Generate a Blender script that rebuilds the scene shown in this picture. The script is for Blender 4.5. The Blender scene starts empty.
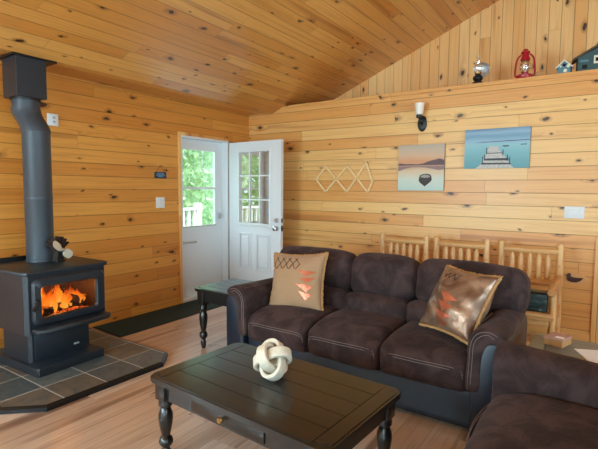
import bpy, bmesh, math, random
from math import pi, sin, cos, radians as R
from mathutils import Vector as V, Matrix as M, noise as NZ

random.seed(7)
SC = bpy.context.scene
COL = SC.collection

# ------------------------------------------------------------------ materials
def lin(c):
    f = lambda x: x / 12.92 if x <= 0.04045 else ((x + 0.055) / 1.055) ** 2.4
    return tuple(f(v / 255.0) for v in c) + (1.0,)

class NT:
    """small node-tree writer"""
    def __init__(s, name):
        s.m = bpy.data.materials.new(name); s.m.use_nodes = True
        s.t = s.m.node_tree; s.t.nodes.clear()
        s.out = s.t.nodes.new('ShaderNodeOutputMaterial')
    def n(s, kind, **kw):
        nd = s.t.nodes.new('ShaderNode' + kind)
        for k, v in kw.items(): setattr(nd, k, v)
        return nd
    def link(s, a, b): s.t.links.new(a, b)
    def put(s, sock, v):
        if hasattr(v, 'is_output'): s.link(v, sock)
        else: sock.default_value = v
    def math(s, op, a, b=None, c=None, clamp=False):
        nd = s.n('Math', operation=op, use_clamp=clamp)
        s.put(nd.inputs[0], a)
        if b is not None: s.put(nd.inputs[1], b)
        if c is not None: s.put(nd.inputs[2], c)
        return nd.outputs[0]
    def mix(s, f, a, b, blend='MIX'):
        nd = s.n('Mix', data_type='RGBA', blend_type=blend)
        s.put(nd.inputs[0], f); s.put(nd.inputs[6], a); s.put(nd.inputs[7], b)
        return nd.outputs[2]
    def comb(s, x, y, z):
        nd = s.n('CombineXYZ')
        for i, v in enumerate((x, y, z)): s.put(nd.inputs[i], v)
        return nd.outputs[0]
    def ramp(s, f, stops, interp='LINEAR'):
        nd = s.n('ValToRGB'); cr = nd.color_ramp; cr.interpolation = interp
        while len(cr.elements) < len(stops): cr.elements.new(0.5)
        for e, (p, c) in zip(cr.elements, stops):
            e.position = p; e.color = c if len(c) == 4 else tuple(c) + (1,)
        s.put(nd.inputs[0], f)
        return nd.outputs[0]
    def smooth(s, v, a, b, lo=0.0, hi=1.0):
        nd = s.n('MapRange', interpolation_type='SMOOTHSTEP')
        s.put(nd.inputs[0], v); nd.inputs[1].default_value = a; nd.inputs[2].default_value = b
        nd.inputs[3].default_value = lo; nd.inputs[4].default_value = hi
        return nd.outputs[0]
    def noise(s, vec, scale, detail=2.0, rough=0.5, dist=0.0, dim='3D'):
        nd = s.n('TexNoise', noise_dimensions=dim)
        if vec is not None: s.put(nd.inputs['Vector'], vec)
        nd.inputs['Scale'].default_value = scale; nd.inputs['Detail'].default_value = detail
        nd.inputs['Roughness'].default_value = rough; nd.inputs['Distortion'].default_value = dist
        return nd.outputs[0]
    def obj(s): return s.n('TexCoord').outputs['Object']
    def bsdf(s, color, rough=0.5, metal=0.0, spec=0.5, bump=None, bump_s=0.3, bump_d=0.01, coat=0.0, coat_r=0.2, sheen=0.0, sheen_r=0.4, sheen_tint=None):
        b = s.n('BsdfPrincipled')
        s.put(b.inputs['Base Color'], color); s.put(b.inputs['Roughness'], rough)
        b.inputs['Metallic'].default_value = metal
        b.inputs['Specular IOR Level'].default_value = spec
        b.inputs['Coat Weight'].default_value = coat; b.inputs['Coat Roughness'].default_value = coat_r
        b.inputs['Sheen Weight'].default_value = sheen; b.inputs['Sheen Roughness'].default_value = sheen_r
        if sheen_tint: b.inputs['Sheen Tint'].default_value = sheen_tint
        if bump is not None:
            bp = s.n('Bump'); bp.inputs['Strength'].default_value = bump_s; bp.inputs['Distance'].default_value = bump_d
            s.put(bp.inputs['Height'], bump); s.link(bp.outputs[0], b.inputs['Normal'])
        s.link(b.outputs[0], s.out.inputs[0])
        return b

def plain(name, c, rough=0.5, metal=0.0, var=0.06, scale=30, bump=0.0, **kw):
    t = NT(name)
    f = t.noise(t.obj(), scale, 3)
    a = lin(c); d = tuple(max(0, x * (1 - 2.2 * var)) for x in a[:3]) + (1,); l = tuple(min(1, x * (1 + 2.2 * var)) for x in a[:3]) + (1,)
    col = t.mix(f, d, l)
    t.bsdf(col, rough, metal, bump=f if bump else None, bump_s=bump, **kw)
    return t.m

def boards(name, ua, va, pitch, light, mid, dark, length=2.4, vscale=1.0, voff=0.0, knots=0.55, groove=0.0028, rough=0.42, coat=0.0, seed=0.0, kcol=(40, 18, 9), kscale=1.0, fine=1.0, contrast=1.0):
    """knotty tongue-and-groove boards; u runs along the board, v across"""
    t = NT(name)
    sep = t.n('SeparateXYZ'); t.link(t.obj(), sep.inputs[0])
    U = sep.outputs['XYZ'.index(ua)]; W = sep.outputs['XYZ'.index(va)]
    W = t.math('MULTIPLY', t.math('SUBTRACT', W, voff), vscale)
    vs = t.math('DIVIDE', W, pitch); vi = t.math('FLOOR', vs); vf = t.math('FRACT', vs)
    wn = t.n('TexWhiteNoise', noise_dimensions='1D'); t.put(wn.inputs['W'], t.math('ADD', vi, seed + 0.37))
    U2 = t.math('ADD', U, t.math('MULTIPLY', wn.outputs[0], 9.0))
    us = t.math('DIVIDE', U2, length); ui = t.math('FLOOR', us); uf = t.math('FRACT', us)
    wb = t.n('TexWhiteNoise', noise_dimensions='2D'); t.put(wb.inputs['Vector'], t.comb(t.math('ADD', vi, seed + .21), ui, 0.0))
    rb = wb.outputs[0]
    sc = t.n('SeparateColor'); t.link(wb.outputs[1], sc.inputs[0])
    r1, r2, r3 = sc.outputs[0], sc.outputs[1], sc.outputs[2]
    bu = t.math('ADD', U2, t.math('MULTIPLY', rb, 31.0)); bv = t.math('ADD', W, t.math('MULTIPLY', r1, 17.0))
    # knots
    wob = t.noise(t.comb(bu, bv, 0.0), 14.0, 3)
    ku = t.math('ADD', t.math('MULTIPLY', bu, 2.9 * kscale), t.math('MULTIPLY', wob, 0.22))
    kv = t.math('ADD', t.math('MULTIPLY', bv, 5.6 * kscale), t.math('MULTIPLY', wob, 0.22))
    vo = t.n('TexVoronoi', voronoi_dimensions='2D', feature='F1'); t.put(vo.inputs['Vector'], t.comb(ku, kv, 0.0)); vo.inputs['Scale'].default_value = 1.0
    D = vo.outputs['Distance']
    vc = t.n('SeparateColor'); t.link(vo.outputs['Color'], vc.inputs[0])
    has = t.math('LESS_THAN', vc.outputs[0], knots)
    rad = t.math('MULTIPLY_ADD', t.math('POWER', vc.outputs[1], 2.2), 0.085, 0.034)
    q = t.math('DIVIDE', D, rad)
    core = t.math('MULTIPLY', t.smooth(q, 0.75, 1.05, 1.0, 0.0), has)
    halo = t.math('MULTIPLY', t.smooth(q, 0.9, 2.6, 1.0, 0.0), has)
    # grain, bending round the knots
    bend = t.math('MULTIPLY', t.math('MULTIPLY', t.smooth(q, 0.8, 4.5, 1.0, 0.0), has), 0.05)
    gv = t.math('ADD', bv, bend)
    g1 = t.noise(t.comb(t.math('MULTIPLY', bu, 0.9), t.math('MULTIPLY', gv, 34.0 * fine), r1), 1.0, 3, 0.6, 0.6)
    g2 = t.noise(t.comb(t.math('MULTIPLY', bu, 3.0), t.math('MULTIPLY', gv, 120.0 * fine), r2), 1.0, 2, 0.5)
    streak = t.noise(t.comb(t.math('MULTIPLY', bu, 0.5), t.math('MULTIPLY', gv, 11.0), r3), 1.0, 1)
    k = contrast
    col = t.mix(t.smooth(r2, 0.0, 1.0), lin(mid), lin(light))
    col = t.mix(t.math('MULTIPLY', t.smooth(g1, 0.46, 0.78), 0.42 * k), col, lin(dark))
    col = t.mix(t.math('MULTIPLY', t.smooth(g2, 0.5, 0.75), 0.22 * k), col, lin(dark))
    st = t.math('MULTIPLY', t.smooth(streak, 0.55, 0.72), t.math('GREATER_THAN', r3, 0.6))
    col = t.mix(t.math('MULTIPLY', st, 0.45 * k), col, lin((dark[0] * .84, dark[1] * .70, dark[2] * .62)))
    col = t.mix(t.math('MULTIPLY', halo, 0.5), col, lin(tuple(x * 0.72 for x in dark)))
    col = t.mix(t.math('MULTIPLY', core, 0.92), col, lin(kcol))
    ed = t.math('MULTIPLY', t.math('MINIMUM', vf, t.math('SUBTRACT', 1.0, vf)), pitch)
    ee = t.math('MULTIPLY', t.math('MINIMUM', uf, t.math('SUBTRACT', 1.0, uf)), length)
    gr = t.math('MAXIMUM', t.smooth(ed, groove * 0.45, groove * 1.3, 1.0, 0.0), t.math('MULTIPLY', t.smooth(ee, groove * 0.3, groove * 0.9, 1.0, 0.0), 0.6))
    col = t.mix(t.math('MULTIPLY', gr, 0.7), col, lin((84, 48, 20)))  # shade inside the grooves painted into the board colour
    h = t.math('SUBTRACT', t.math('MULTIPLY', g1, 0.08), gr)
    t.bsdf(col, rough, bump=h, bump_s=0.5, bump_d=0.004, coat=coat, coat_r=0.28)
    return t.m

PL, PM, PD = (240, 194, 122), (226, 162, 88), (186, 110, 46)
MAT = {}
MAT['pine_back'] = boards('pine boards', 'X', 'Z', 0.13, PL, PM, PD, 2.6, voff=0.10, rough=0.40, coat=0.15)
MAT['pine_left'] = boards('shade-toned pine boards', 'Y', 'Z', 0.13, (226, 160, 74), (208, 134, 54), (156, 86, 28), 4.2, voff=0.10, seed=11, rough=0.38, coat=0.2, knots=0.52)  # same pine, tints painted darker to stand in for the left wall's dimmer light
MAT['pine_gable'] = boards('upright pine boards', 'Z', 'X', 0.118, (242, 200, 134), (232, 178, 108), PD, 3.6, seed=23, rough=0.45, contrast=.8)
MAT['pine_ceiling'] = boards('ceiling pine boards', 'Y', 'X', 0.125, (222, 164, 86), (202, 134, 60), (148, 86, 32), 2.2, vscale=1.0834, voff=0.43, seed=37, rough=0.34, coat=0.6, knots=0.62)  # tints darkened in the colour for the weaker light on the ceiling
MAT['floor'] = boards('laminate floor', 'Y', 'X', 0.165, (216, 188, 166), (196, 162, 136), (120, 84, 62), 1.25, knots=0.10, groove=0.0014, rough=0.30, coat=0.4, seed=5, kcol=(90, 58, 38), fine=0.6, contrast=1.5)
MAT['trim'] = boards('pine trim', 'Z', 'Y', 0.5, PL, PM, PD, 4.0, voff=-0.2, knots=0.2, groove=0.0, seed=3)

def log_wood(name, c, d, axis='Z'):
    t = NT(name)
    sep = t.n('SeparateXYZ'); t.link(t.obj(), sep.inputs[0])
    s = [26.0, 26.0, 26.0]; s['XYZ'.index(axis)] = 2.2
    v = t.comb(*[t.math('MULTIPLY', sep.outputs[i], s[i]) for i in range(3)])
    g = t.noise(v, 1.0, 3, 0.6, 0.5)
    k = t.noise(t.obj(), 9.0, 1)
    col = t.mix(t.smooth(g, 0.42, 0.72), lin(c), lin(d))
    col = t.mix(t.math('MULTIPLY', t.smooth(k, 0.68, 0.74), 0.7), col, lin((120, 72, 36)))
    t.bsdf(col, 0.42, bump=g, bump_s=0.15, coat=0.15)
    return t.m
MAT['log'] = log_wood('peeled log', (226, 178, 116), (190, 134, 74))
MAT['log_x'] = log_wood('peeled log rail', (222, 172, 110), (184, 126, 70), 'X')
MAT['log_y'] = log_wood('peeled log arm', (212, 156, 98), (168, 108, 60), 'Y')
MAT['dowel'] = plain('pale dowel', (240, 208, 150), 0.5, var=0.08)

def suede(name, a, b, sc=7.0):
    t = NT(name)
    f = t.noise(t.obj(), sc, 4, 0.6, 0.8); g = t.noise(t.obj(), 220.0, 2)
    w = t.noise(t.obj(), 16.0, 3, 0.55, 1.2)
    col = t.mix(t.smooth(f, 0.36, 0.66), lin(a), lin(b))
    h = t.math('ADD', t.math('MULTIPLY', w, 0.9), t.math('MULTIPLY', g, 0.05))
    t.bsdf(col, 0.82, spec=0.25, bump=h, bump_s=0.35, bump_d=0.02, sheen=0.12, sheen_r=0.45, sheen_tint=lin((196, 172, 172)))
    return t.m
MAT['suede'] = suede('brown suede', (48, 34, 33), (73, 55, 53))
MAT['stitch'] = plain('thread', (126, 110, 104), 0.8)
def leather(name, c):
    t = NT(name)
    g = t.noise(t.obj(), 160.0, 3); w = t.noise(t.obj(), 6.0, 2)
    col = t.mix(w, lin(c), lin(tuple(x * 1.25 for x in c)))
    t.bsdf(col, 0.42, bump=t.math('ADD', t.math('MULTIPLY', g, 0.1), w), bump_s=0.2, bump_d=0.01)
    return t.m
MAT['leather'] = leather('navy leather', (21, 31, 42))
MAT['black_wood'] = NT('black painted wood')
def blackwood():
    t = NT('black stained wood')
    sep = t.n('SeparateXYZ'); t.link(t.obj(), sep.inputs[0])
    g = t.noise(t.comb(t.math('MULTIPLY', sep.outputs[0], 3.0), t.math('MULTIPLY', sep.outputs[1], 60.0), sep.outputs[2]), 1.0, 3)
    w = t.noise(t.obj(), 70.0, 2)
    col = t.mix(t.smooth(g, 0.35, 0.75), lin((21, 19, 18)), lin((34, 29, 25)))
    col = t.mix(t.math('MULTIPLY', t.smooth(w, 0.74, 0.8), 0.5), col, lin((92, 66, 46)))
    t.bsdf(col, 0.30, bump=g, bump_s=0.10, bump_d=0.003, coat=0.35, coat_r=0.14)
    return t.m
MAT['black_wood'] = blackwood()
MAT['steel_black'] = plain('black painted steel', (33, 40, 47), 0.42, 0.0, 0.08, 60, bump=0.05)
MAT['pipe'] = plain('dark grey stove pipe', (58, 67, 75), 0.42, 0.0, 0.06, 40)
MAT['iron'] = plain('black iron', (22, 24, 26), 0.40, 0.2, 0.1, 50)
MAT['brass'] = plain('aged brass', (176, 140, 82), 0.32, 1.0)
MAT['chrome'] = plain('chrome', (205, 208, 212), 0.36, 1.0, 0.02)
MAT['white_paint'] = plain('white paint', (226, 230, 232), 0.38, 0, 0.01, 12)
MAT['white_plastic'] = plain('white plastic', (228, 232, 232), 0.35, 0, 0.01)
MAT['button'] = plain('grey plastic', (170, 176, 176), 0.4)
MAT['mat'] = plain('dark green mat', (30, 52, 48), 0.95, 0, 0.3, 220, bump=0.5)
MAT['rubber'] = plain('black rubber', (22, 26, 26), 0.7)
MAT['mortar'] = plain('firebrick', (96, 74, 58), 0.9, 0, 0.2, 20)
MAT['bark'] = plain('charred log', (52, 34, 24), 0.9, 0, 0.35, 22, bump=0.6)
MAT['slate'] = None
def slate():
    t = NT('slate tile')
    sep = t.n('SeparateXYZ'); t.link(t.obj(), sep.inputs[0])
    p = 0.305
    xs = t.math('DIVIDE', t.math('SUBTRACT', sep.outputs[0], 0.175), p); ys = t.math('DIVIDE', t.math('ADD', sep.outputs[1], 3.782), p)
    xi, yi = t.math('FLOOR', xs), t.math('FLOOR', ys); xf, yf = t.math('FRACT', xs), t.math('FRACT', ys)
    wb = t.n('TexWhiteNoise', noise_dimensions='2D'); t.put(wb.inputs['Vector'], t.comb(xi, yi, 0))
    r = wb.outputs[0]
    base = t.ramp(r, [(0.0, lin((76, 88, 92))), (0.35, lin((98, 106, 106))), (0.6, lin((108, 98, 86))), (0.8, lin((84, 92, 94))), (1.0, lin((112, 92, 76)))], 'CONSTANT')
    n1 = t.noise(t.obj(), 7.0, 4, 0.65, 1.5); n2 = t.noise(t.obj(), 28.0, 3)
    col = t.mix(t.math('MULTIPLY', t.smooth(n1, 0.45, 0.7), 0.6), base, lin((66, 70, 72)))
    col = t.mix(t.math('MULTIPLY', t.smooth(n1, 0.3, 0.42, 1, 0), 0.35), col, lin((150, 122, 96)))
    e = t.math('MULTIPLY', t.math('MINIMUM', t.math('MINIMUM', xf, t.math('SUBTRACT', 1.0, xf)), t.math('MINIMUM', yf, t.math('SUBTRACT', 1.0, yf))), p)
    gr = t.smooth(e, 0.003, 0.006, 1.0, 0.0)
    col = t.mix(gr, col, lin((184, 184, 178)))
    h = t.math('SUBTRACT', t.math('ADD', n1, t.math('MULTIPLY', n2, 0.4)), gr)
    t.bsdf(col, t.math('MULTIPLY_ADD', n2, 0.3, 0.25), bump=h, bump_s=0.35, bump_d=0.006)
    return t.m
MAT['slate'] = slate()
MAT['linen'] = plain('tan linen', (168, 132, 98), 0.9, 0, 0.12, 260, bump=0.25, sheen=0.2)
MAT['fringe'] = plain('tan fringe', (170, 126, 76), 0.9, 0, 0.25, 90)
MAT['thread_dark'] = plain('dark brown thread', (72, 46, 34), 0.8)
MAT['copper'] = plain('copper foil', (196, 112, 82), 0.36, 0.65, 0.1, 60, bump=0.2)
MAT['silk'] = None
def silk():
    t = NT('brown satin')
    f = t.noise(t.obj(), 6.0, 3, 0.5, 1.0)
    col = t.mix(t.smooth(f, 0.35, 0.65), lin((112, 80, 60)), lin((168, 134, 110)))
    t.bsdf(col, 0.32, 0.4, bump=f, bump_s=0.35, bump_d=0.03)
    return t.m
MAT['silk'] = silk()
MAT['carved'] = plain('whitewashed wood', (216, 204, 182), 0.65, 0, 0.1, 60, bump=0.2)

def glass_thin(name, gloss=0.12, tint=(1, 1, 1, 1), rough=0.0):
    t = NT(name)
    tr = t.n('BsdfTransparent'); tr.inputs[0].default_value = tint
    gl = t.n('BsdfGlossy'); gl.inputs['Roughness'].default_value = rough; gl.inputs[0].default_value = (1, 1, 1, 1)
    mx = t.n('MixShader'); mx.inputs[0].default_value = gloss
    t.link(tr.outputs[0], mx.inputs[1]); t.link(gl.outputs[0], mx.inputs[2]); t.link(mx.outputs[0], t.out.inputs[0])
    return t.m
MAT['pane'] = glass_thin('clear pane', 0.06)
MAT['pane_double'] = glass_thin('insulated pane', 0.5)
MAT['stove_glass'] = glass_thin('stove glass', 0.05, (0.92, 0.86, 0.8, 1))
MAT['lamp_glass'] = glass_thin('lamp glass', 0.22, (0.97, 0.98, 0.97, 1), 0.03)
MAT['frosted'] = plain('frosted glass', (238, 232, 218), 0.35, 0, 0.01)
MAT['red'] = plain('red enamel', (172, 24, 40), 0.3, 0, 0.05)
MAT['blue_house'] = plain('teal blue paint', (86, 128, 140), 0.6, 0, 0.08)
MAT['green_house'] = plain('dark teal paint', (56, 82, 84), 0.65, 0, 0.1)
MAT['olive_trim'] = plain('khaki paint', (150, 140, 100), 0.65)
MAT['roof_brown'] = plain('weathered roof', (92, 78, 58), 0.8, 0, 0.15)
MAT['cream'] = plain('cream paint', (232, 226, 206), 0.6)
MAT['hole'] = plain('dark hole', (14, 14, 14), 0.9)
MAT['duck'] = plain('dark brown carved wood', (74, 42, 38), 0.5, 0, 0.2, 40)
MAT['duck_ring'] = plain('reddish pine knot wood', (222, 166, 102), 0.5, 0, 0.12, 30)
MAT['sign_blue'] = plain('blue painted board', (44, 66, 88), 0.6, 0, 0.1)
MAT['sign_pale'] = plain('pale blue lettering', (128, 166, 196), 0.6)
MAT['card'] = plain('cardboard', (186, 136, 84), 0.75, 0, 0.08)
MAT['card_pink'] = plain('pinkish card lid', (176, 134, 120), 0.7, 0, 0.15)
MAT['paper'] = plain('white paper', (236, 236, 238), 0.7, 0, 0.01)
MAT['top_sheen'] = plain('black wood in reflection grey', (104, 106, 104), 0.32, 0, 0.06, 14)  # grey stands in for the reflection on a glossy black tabletop
MAT['twig'] = plain('dry twig', (120, 86, 66), 0.9)
MAT['alu_grey'] = plain('aluminium', (186, 184, 172), 0.4, 0.4)  # plain grey metal of the storm door rail, closer and hinges
MAT['leaf'] = None
def leafmat():
    t = NT('green leaves')
    f = t.noise(t.obj(), 2.2, 3)
    col = t.mix(t.smooth(f, 0.35, 0.65), lin((170, 204, 160)), lin((224, 238, 212)))
    d = t.n('BsdfDiffuse'); t.link(col, d.inputs[0])
    tl = t.n('BsdfTranslucent'); t.link(col, tl.inputs[0])
    mx = t.n('MixShader'); mx.inputs[0].default_value = 0.45
    t.link(d.outputs[0], mx.inputs[1]); t.link(tl.outputs[0], mx.inputs[2]); t.link(mx.outputs[0], t.out.inputs[0])
    return t.m
MAT['leaf'] = leafmat()
MAT['trunk'] = plain('tree bark', (104, 92, 78), 0.9, 0, 0.2)
MAT['grass'] = plain('lawn', (140, 176, 100), 0.95, 0, 0.2)
MAT['deck'] = plain('grey deck boards', (176, 176, 172), 0.8, 0, 0.08)

def flame_mat():
    t = NT('flame')
    sep = t.n('SeparateXYZ'); t.link(t.n('TexCoord').outputs['Generated'], sep.inputs[0])
    n = t.noise(t.obj(), 14.0, 3, 0.6, 1.0)
    h = t.math('ADD', sep.outputs[2], t.math('MULTIPLY', t.math('SUBTRACT', n, 0.5), 0.7))
    col = t.ramp(h, [(0.0, (1.0, 0.42, 0.06, 1)), (0.35, (1.0, 0.28, 0.02, 1)), (0.75, (0.9, 0.10, 0.005, 1)), (1.0, (0.45, 0.03, 0.0, 1))])
    lw = t.n('LayerWeight'); lw.inputs[0].default_value = 0.5
    a = t.math('MULTIPLY', t.smooth(lw.outputs['Facing'], 0.15, 0.95, 1.0, 0.0), t.smooth(h, 0.25, 1.0, 0.8, 0.0))
    em = t.n('Emission'); t.link(col, em.inputs[0]); em.inputs[1].default_value = 1.5
    tr = t.n('BsdfTransparent'); mx = t.n('MixShader')
    t.link(a, mx.inputs[0]); t.link(tr.outputs[0], mx.inputs[1]); t.link(em.outputs[0], mx.inputs[2]); t.link(mx.outputs[0], t.out.inputs[0])
    return t.m
MAT['flame'] = flame_mat()
def ember_mat():
    t = NT('glowing embers')
    n = t.noise(t.obj(), 26.0, 3, 0.6)
    col = t.ramp(n, [(0.35, (0.02, 0.008, 0.004, 1)), (0.52, (0.8, 0.09, 0.01, 1)), (0.7, (1.0, 0.38, 0.06, 1))])
    b = t.bsdf(lin((40, 26, 20)), 0.9)
    t.link(col, b.inputs['Emission Color']); b.inputs['Emission Strength'].default_value = 1.3
    return t.m
MAT['ember'] = ember_mat()

def print_sunset():
    t = NT('sunset print')
    sep = t.n('SeparateXYZ'); t.link(t.obj(), sep.inputs[0])
    n = t.noise(t.comb(t.math('MULTIPLY', sep.outputs[0], 3.0), 0.0, t.math('MULTIPLY', sep.outputs[2], 14.0)), 1.0, 2)
    h = t.math('ADD', t.math('DIVIDE', sep.outputs[2], 0.52), t.math('MULTIPLY', t.math('SUBTRACT', n, 0.5), 0.12))
    col = t.ramp(h, [(0.0, lin((190, 214, 206))), (0.25, lin((212, 220, 204))), (0.42, lin((222, 198, 164))), (0.52, lin((208, 166, 134))), (0.62, lin((218, 156, 114))), (0.75, lin((216, 180, 146))), (0.88, lin((200, 180, 158))), (1.0, lin((182, 172, 154)))])
    t.bsdf(col, 0.6)
    return t.m
MAT['sunset'] = print_sunset()
def print_lake():
    t = NT('lake print')
    sep = t.n('SeparateXYZ'); t.link(t.obj(), sep.inputs[0])
    n = t.noise(t.comb(t.math('MULTIPLY', sep.outputs[0], 2.5), 0.0, t.math('MULTIPLY', sep.outputs[2], 22.0)), 1.0, 3)
    h = t.math('ADD', t.math('DIVIDE', sep.outputs[2], 0.405), t.math('MULTIPLY', t.math('SUBTRACT', n, 0.5), 0.16))
    col = t.ramp(h, [(0.0, lin((100, 158, 166))), (0.4, lin((128, 184, 192))), (0.6, lin((150, 196, 204))), (0.68, lin((150, 186, 206))), (0.8, lin((120, 160, 186))), (0.9, lin((150, 182, 204))), (1.0, lin((112, 146, 172)))])
    t.bsdf(col, 0.55)
    return t.m
MAT['lake'] = print_lake()
MAT['canvas_edge'] = plain('canvas edge', (150, 146, 138), 0.8)
MAT['hill'] = plain('dusky hills', (112, 92, 96), 0.7, 0, 0.1)
MAT['hill_pale'] = plain('hazy reflection', (152, 126, 124), 0.7, 0, 0.1)
MAT['boat'] = plain('dark boat', (70, 66, 62), 0.7, 0, 0.2, 90)
MAT['boat_in'] = plain('pale boat trim', (168, 162, 152), 0.7, 0, 0.2, 90)
MAT['dock'] = plain('pale dock planks', (196, 194, 188), 0.7, 0, 0.2, 60)
MAT['dock_d'] = plain('dark dock side', (70, 78, 84), 0.7, 0, 0.2, 60)
def print_seat():
    t = NT('lake photo print')
    sep = t.n('SeparateXYZ'); t.link(t.obj(), sep.inputs[0])
    n = t.noise(t.comb(t.math('MULTIPLY', sep.outputs[0], 10.0), 0.0, t.math('MULTIPLY', sep.outputs[2], 30.0)), 1.0, 3, 0.6, 1.0)
    col = t.ramp(n, [(0.3, lin((16, 28, 30))), (0.45, lin((34, 54, 50))), (0.55, lin((54, 68, 70))), (0.66, lin((60, 84, 70))), (0.8, lin((176, 188, 188)))])
    t.bsdf(col, 0.35)
    return t.m
MAT['seat_print'] = print_seat()

# ------------------------------------------------------------------ mesh builder
class MB:
    def __init__(s): s.b = bmesh.new()
    def _merge(s, b, mtx):
        if mtx is not None: bmesh.ops.transform(b, matrix=mtx, verts=b.verts)
        me = bpy.data.meshes.new('tmp'); b.to_mesh(me); b.free(); s.b.from_mesh(me); bpy.data.meshes.remove(me); return s
    def box(s, lo, hi, bev=0.0, mtx=None, seg=2):
        b = bmesh.new(); bmesh.ops.create_cube(b, size=1.0); lo, hi = V(lo), V(hi)
        for v in b.verts: v.co = V([(lo[i] + hi[i]) / 2 + v.co[i] * (hi[i] - lo[i]) for i in range(3)])
        if bev: bmesh.ops.bevel(b, geom=list(b.edges), offset=bev, segments=seg, affect='EDGES', profile=0.5)
        return s._merge(b, mtx)
    def ring_loft(s, rings, close=True, cap=True):
        vr = [[s.b.verts.new(p) for p in r] for r in rings]
        n = len(vr[0])
        for a, c in zip(vr, vr[1:]):
            for i in range(n if close else n - 1):
                j = (i + 1) % n
                try: s.b.faces.new((a[i], a[j], c[j], c[i]))
                except ValueError: pass
        if cap and close:
            for r, fl in ((vr[0], True), (vr[-1], False)):
                try: s.b.faces.new(list(reversed(r)) if fl else r)
                except ValueError: pass
        return s
    def tube(s, pts, r, n=8, closed=False, cap=True, jit=0.0):
        pts = [V(p) for p in pts]; rs = r if isinstance(r, (list, tuple)) else [r] * len(pts)
        rings = []; up = None
        for i, p in enumerate(pts):
            if closed: d = pts[(i + 1) % len(pts)] - pts[i - 1]
            else: d = pts[min(i + 1, len(pts) - 1)] - pts[max(i - 1, 0)]
            d.normalize()
            if up is None:
                up = V((0, 0, 1)) if abs(d.z) < 0.9 else V((1, 0, 0))
            a = d.cross(up)
            if a.length < 1e-6: a = d.cross(V((0.3, 1, 0.2)))
            a.normalize(); c = a.cross(d).normalized(); up = c
            rings.append([p + (a * cos(2 * pi * k / n) + c * sin(2 * pi * k / n)) * rs[i] * (1 + jit * (random.random() - .5)) for k in range(n)])
        if closed: rings.append(list(rings[0]))
        return s.ring_loft(rings, cap=cap and not closed)
    def cyl(s, p0, p1, r0, r1=None, n=16):
        return s.tube([p0, p1], [r0, r0 if r1 is None else r1], n)
    def lathe(s, prof, o=(0, 0, 0), n=24, axis='Z', cap=True):
        o = V(o); rings = []
        for r, h in prof:
            ring = []
            for k in range(n):
                a = 2 * pi * k / n
                if axis == 'Z': p = V((r * cos(a), r * sin(a), h))
                elif axis == 'X': p = V((h, r * cos(a), r * sin(a)))
                else: p = V((r * sin(a), h, r * cos(a)))
                ring.append(o + p)
            rings.append(ring)
        return s.ring_loft(rings, cap=cap)
    def prism(s, poly, a0, a1, axis='Y', bev=0.0):
        """poly in the two other axes; extruded along axis"""
        def P(u, w, a):
            return V((u, a, w)) if axis == 'Y' else V((a, u, w)) if axis == 'X' else V((u, w, a))
        r0 = [s.b.verts.new(P(u, w, a0)) for u, w in poly]; r1 = [s.b.verts.new(P(u, w, a1)) for u, w in poly]
        n = len(poly); fs = []
        fs.append(s.b.faces.new(list(reversed(r0)))); fs.append(s.b.faces.new(r1))
        for i in range(n):
            j = (i + 1) % n; fs.append(s.b.faces.new((r0[i], r0[j], r1[j], r1[i])))
        if bev:
            es = list({e for f in fs[:2] for e in f.edges})
            bmesh.ops.bevel(s.b, geom=es, offset=bev, segments=2, affect='EDGES', profile=0.5)
        return s
    def soft(s, c, size, r=0.05, puff=(0, 0, 0), n=14, amp=0.0, nsc=6.0, mtx=None, seed=0.0, warp=None):
        """puffy upholstered box"""
        bb = bmesh.new(); bmesh.ops.create_cube(bb, size=2.0)
        bmesh.ops.subdivide_edges(bb, edges=list(bb.edges), cuts=n, use_grid_fill=True)
        vs = list(bb.verts)
        h = V([x / 2 for x in size]); c = V(c)
        rad = [min(r, h[i] * 0.98) for i in range(3)]
        for v in vs:
            p = [math.copysign(1 - (1 - abs(x)) ** 1.5, x) if abs(x) < 1 else x for x in v.co]
            q = V([p[i] * h[i] for i in range(3)])
            inn = V([max(-(h[i] - rad[i]), min(h[i] - rad[i], q[i])) for i in range(3)])
            d = V([(q[i] - inn[i]) / rad[i] for i in range(3)])
            if d.length > 1e-9:
                d.normalize()
            q = V([inn[i] + d[i] * rad[i] for i in range(3)])
            w = [q[i] / h[i] for i in range(3)]
            o = V((0, 0, 0))
            for i in range(3):
                j, k = (i + 1) % 3, (i + 2) % 3
                o[i] = puff[i] * w[i] * max(0, 1 - w[j] ** 2) * max(0, 1 - w[k] ** 2)
            q = q + o
            if warp: q = warp(q, w)
            if amp:
                nv = NZ.noise_vector((q + V((seed, seed * 2, 0))) * nsc)
                q = q + nv * amp
            v.co = c + q
        return s._merge(bb, mtx)
    def build(s, name, mat, parent=None, smooth=True, auto=40):
        bmesh.ops.recalc_face_normals(s.b, faces=s.b.faces)
        me = bpy.data.meshes.new(name); s.b.to_mesh(me); s.b.free()
        me.materials.append(MAT[mat] if isinstance(mat, str) else mat)
        if smooth:
            me.polygons.foreach_set('use_smooth', [True] * len(me.polygons))
            if auto:
                try: me.set_sharp_from_angle(angle=R(auto))
                except Exception: pass
        o = bpy.data.objects.new(name, me); COL.objects.link(o)
        if parent: o.parent = parent
        return o

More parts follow.
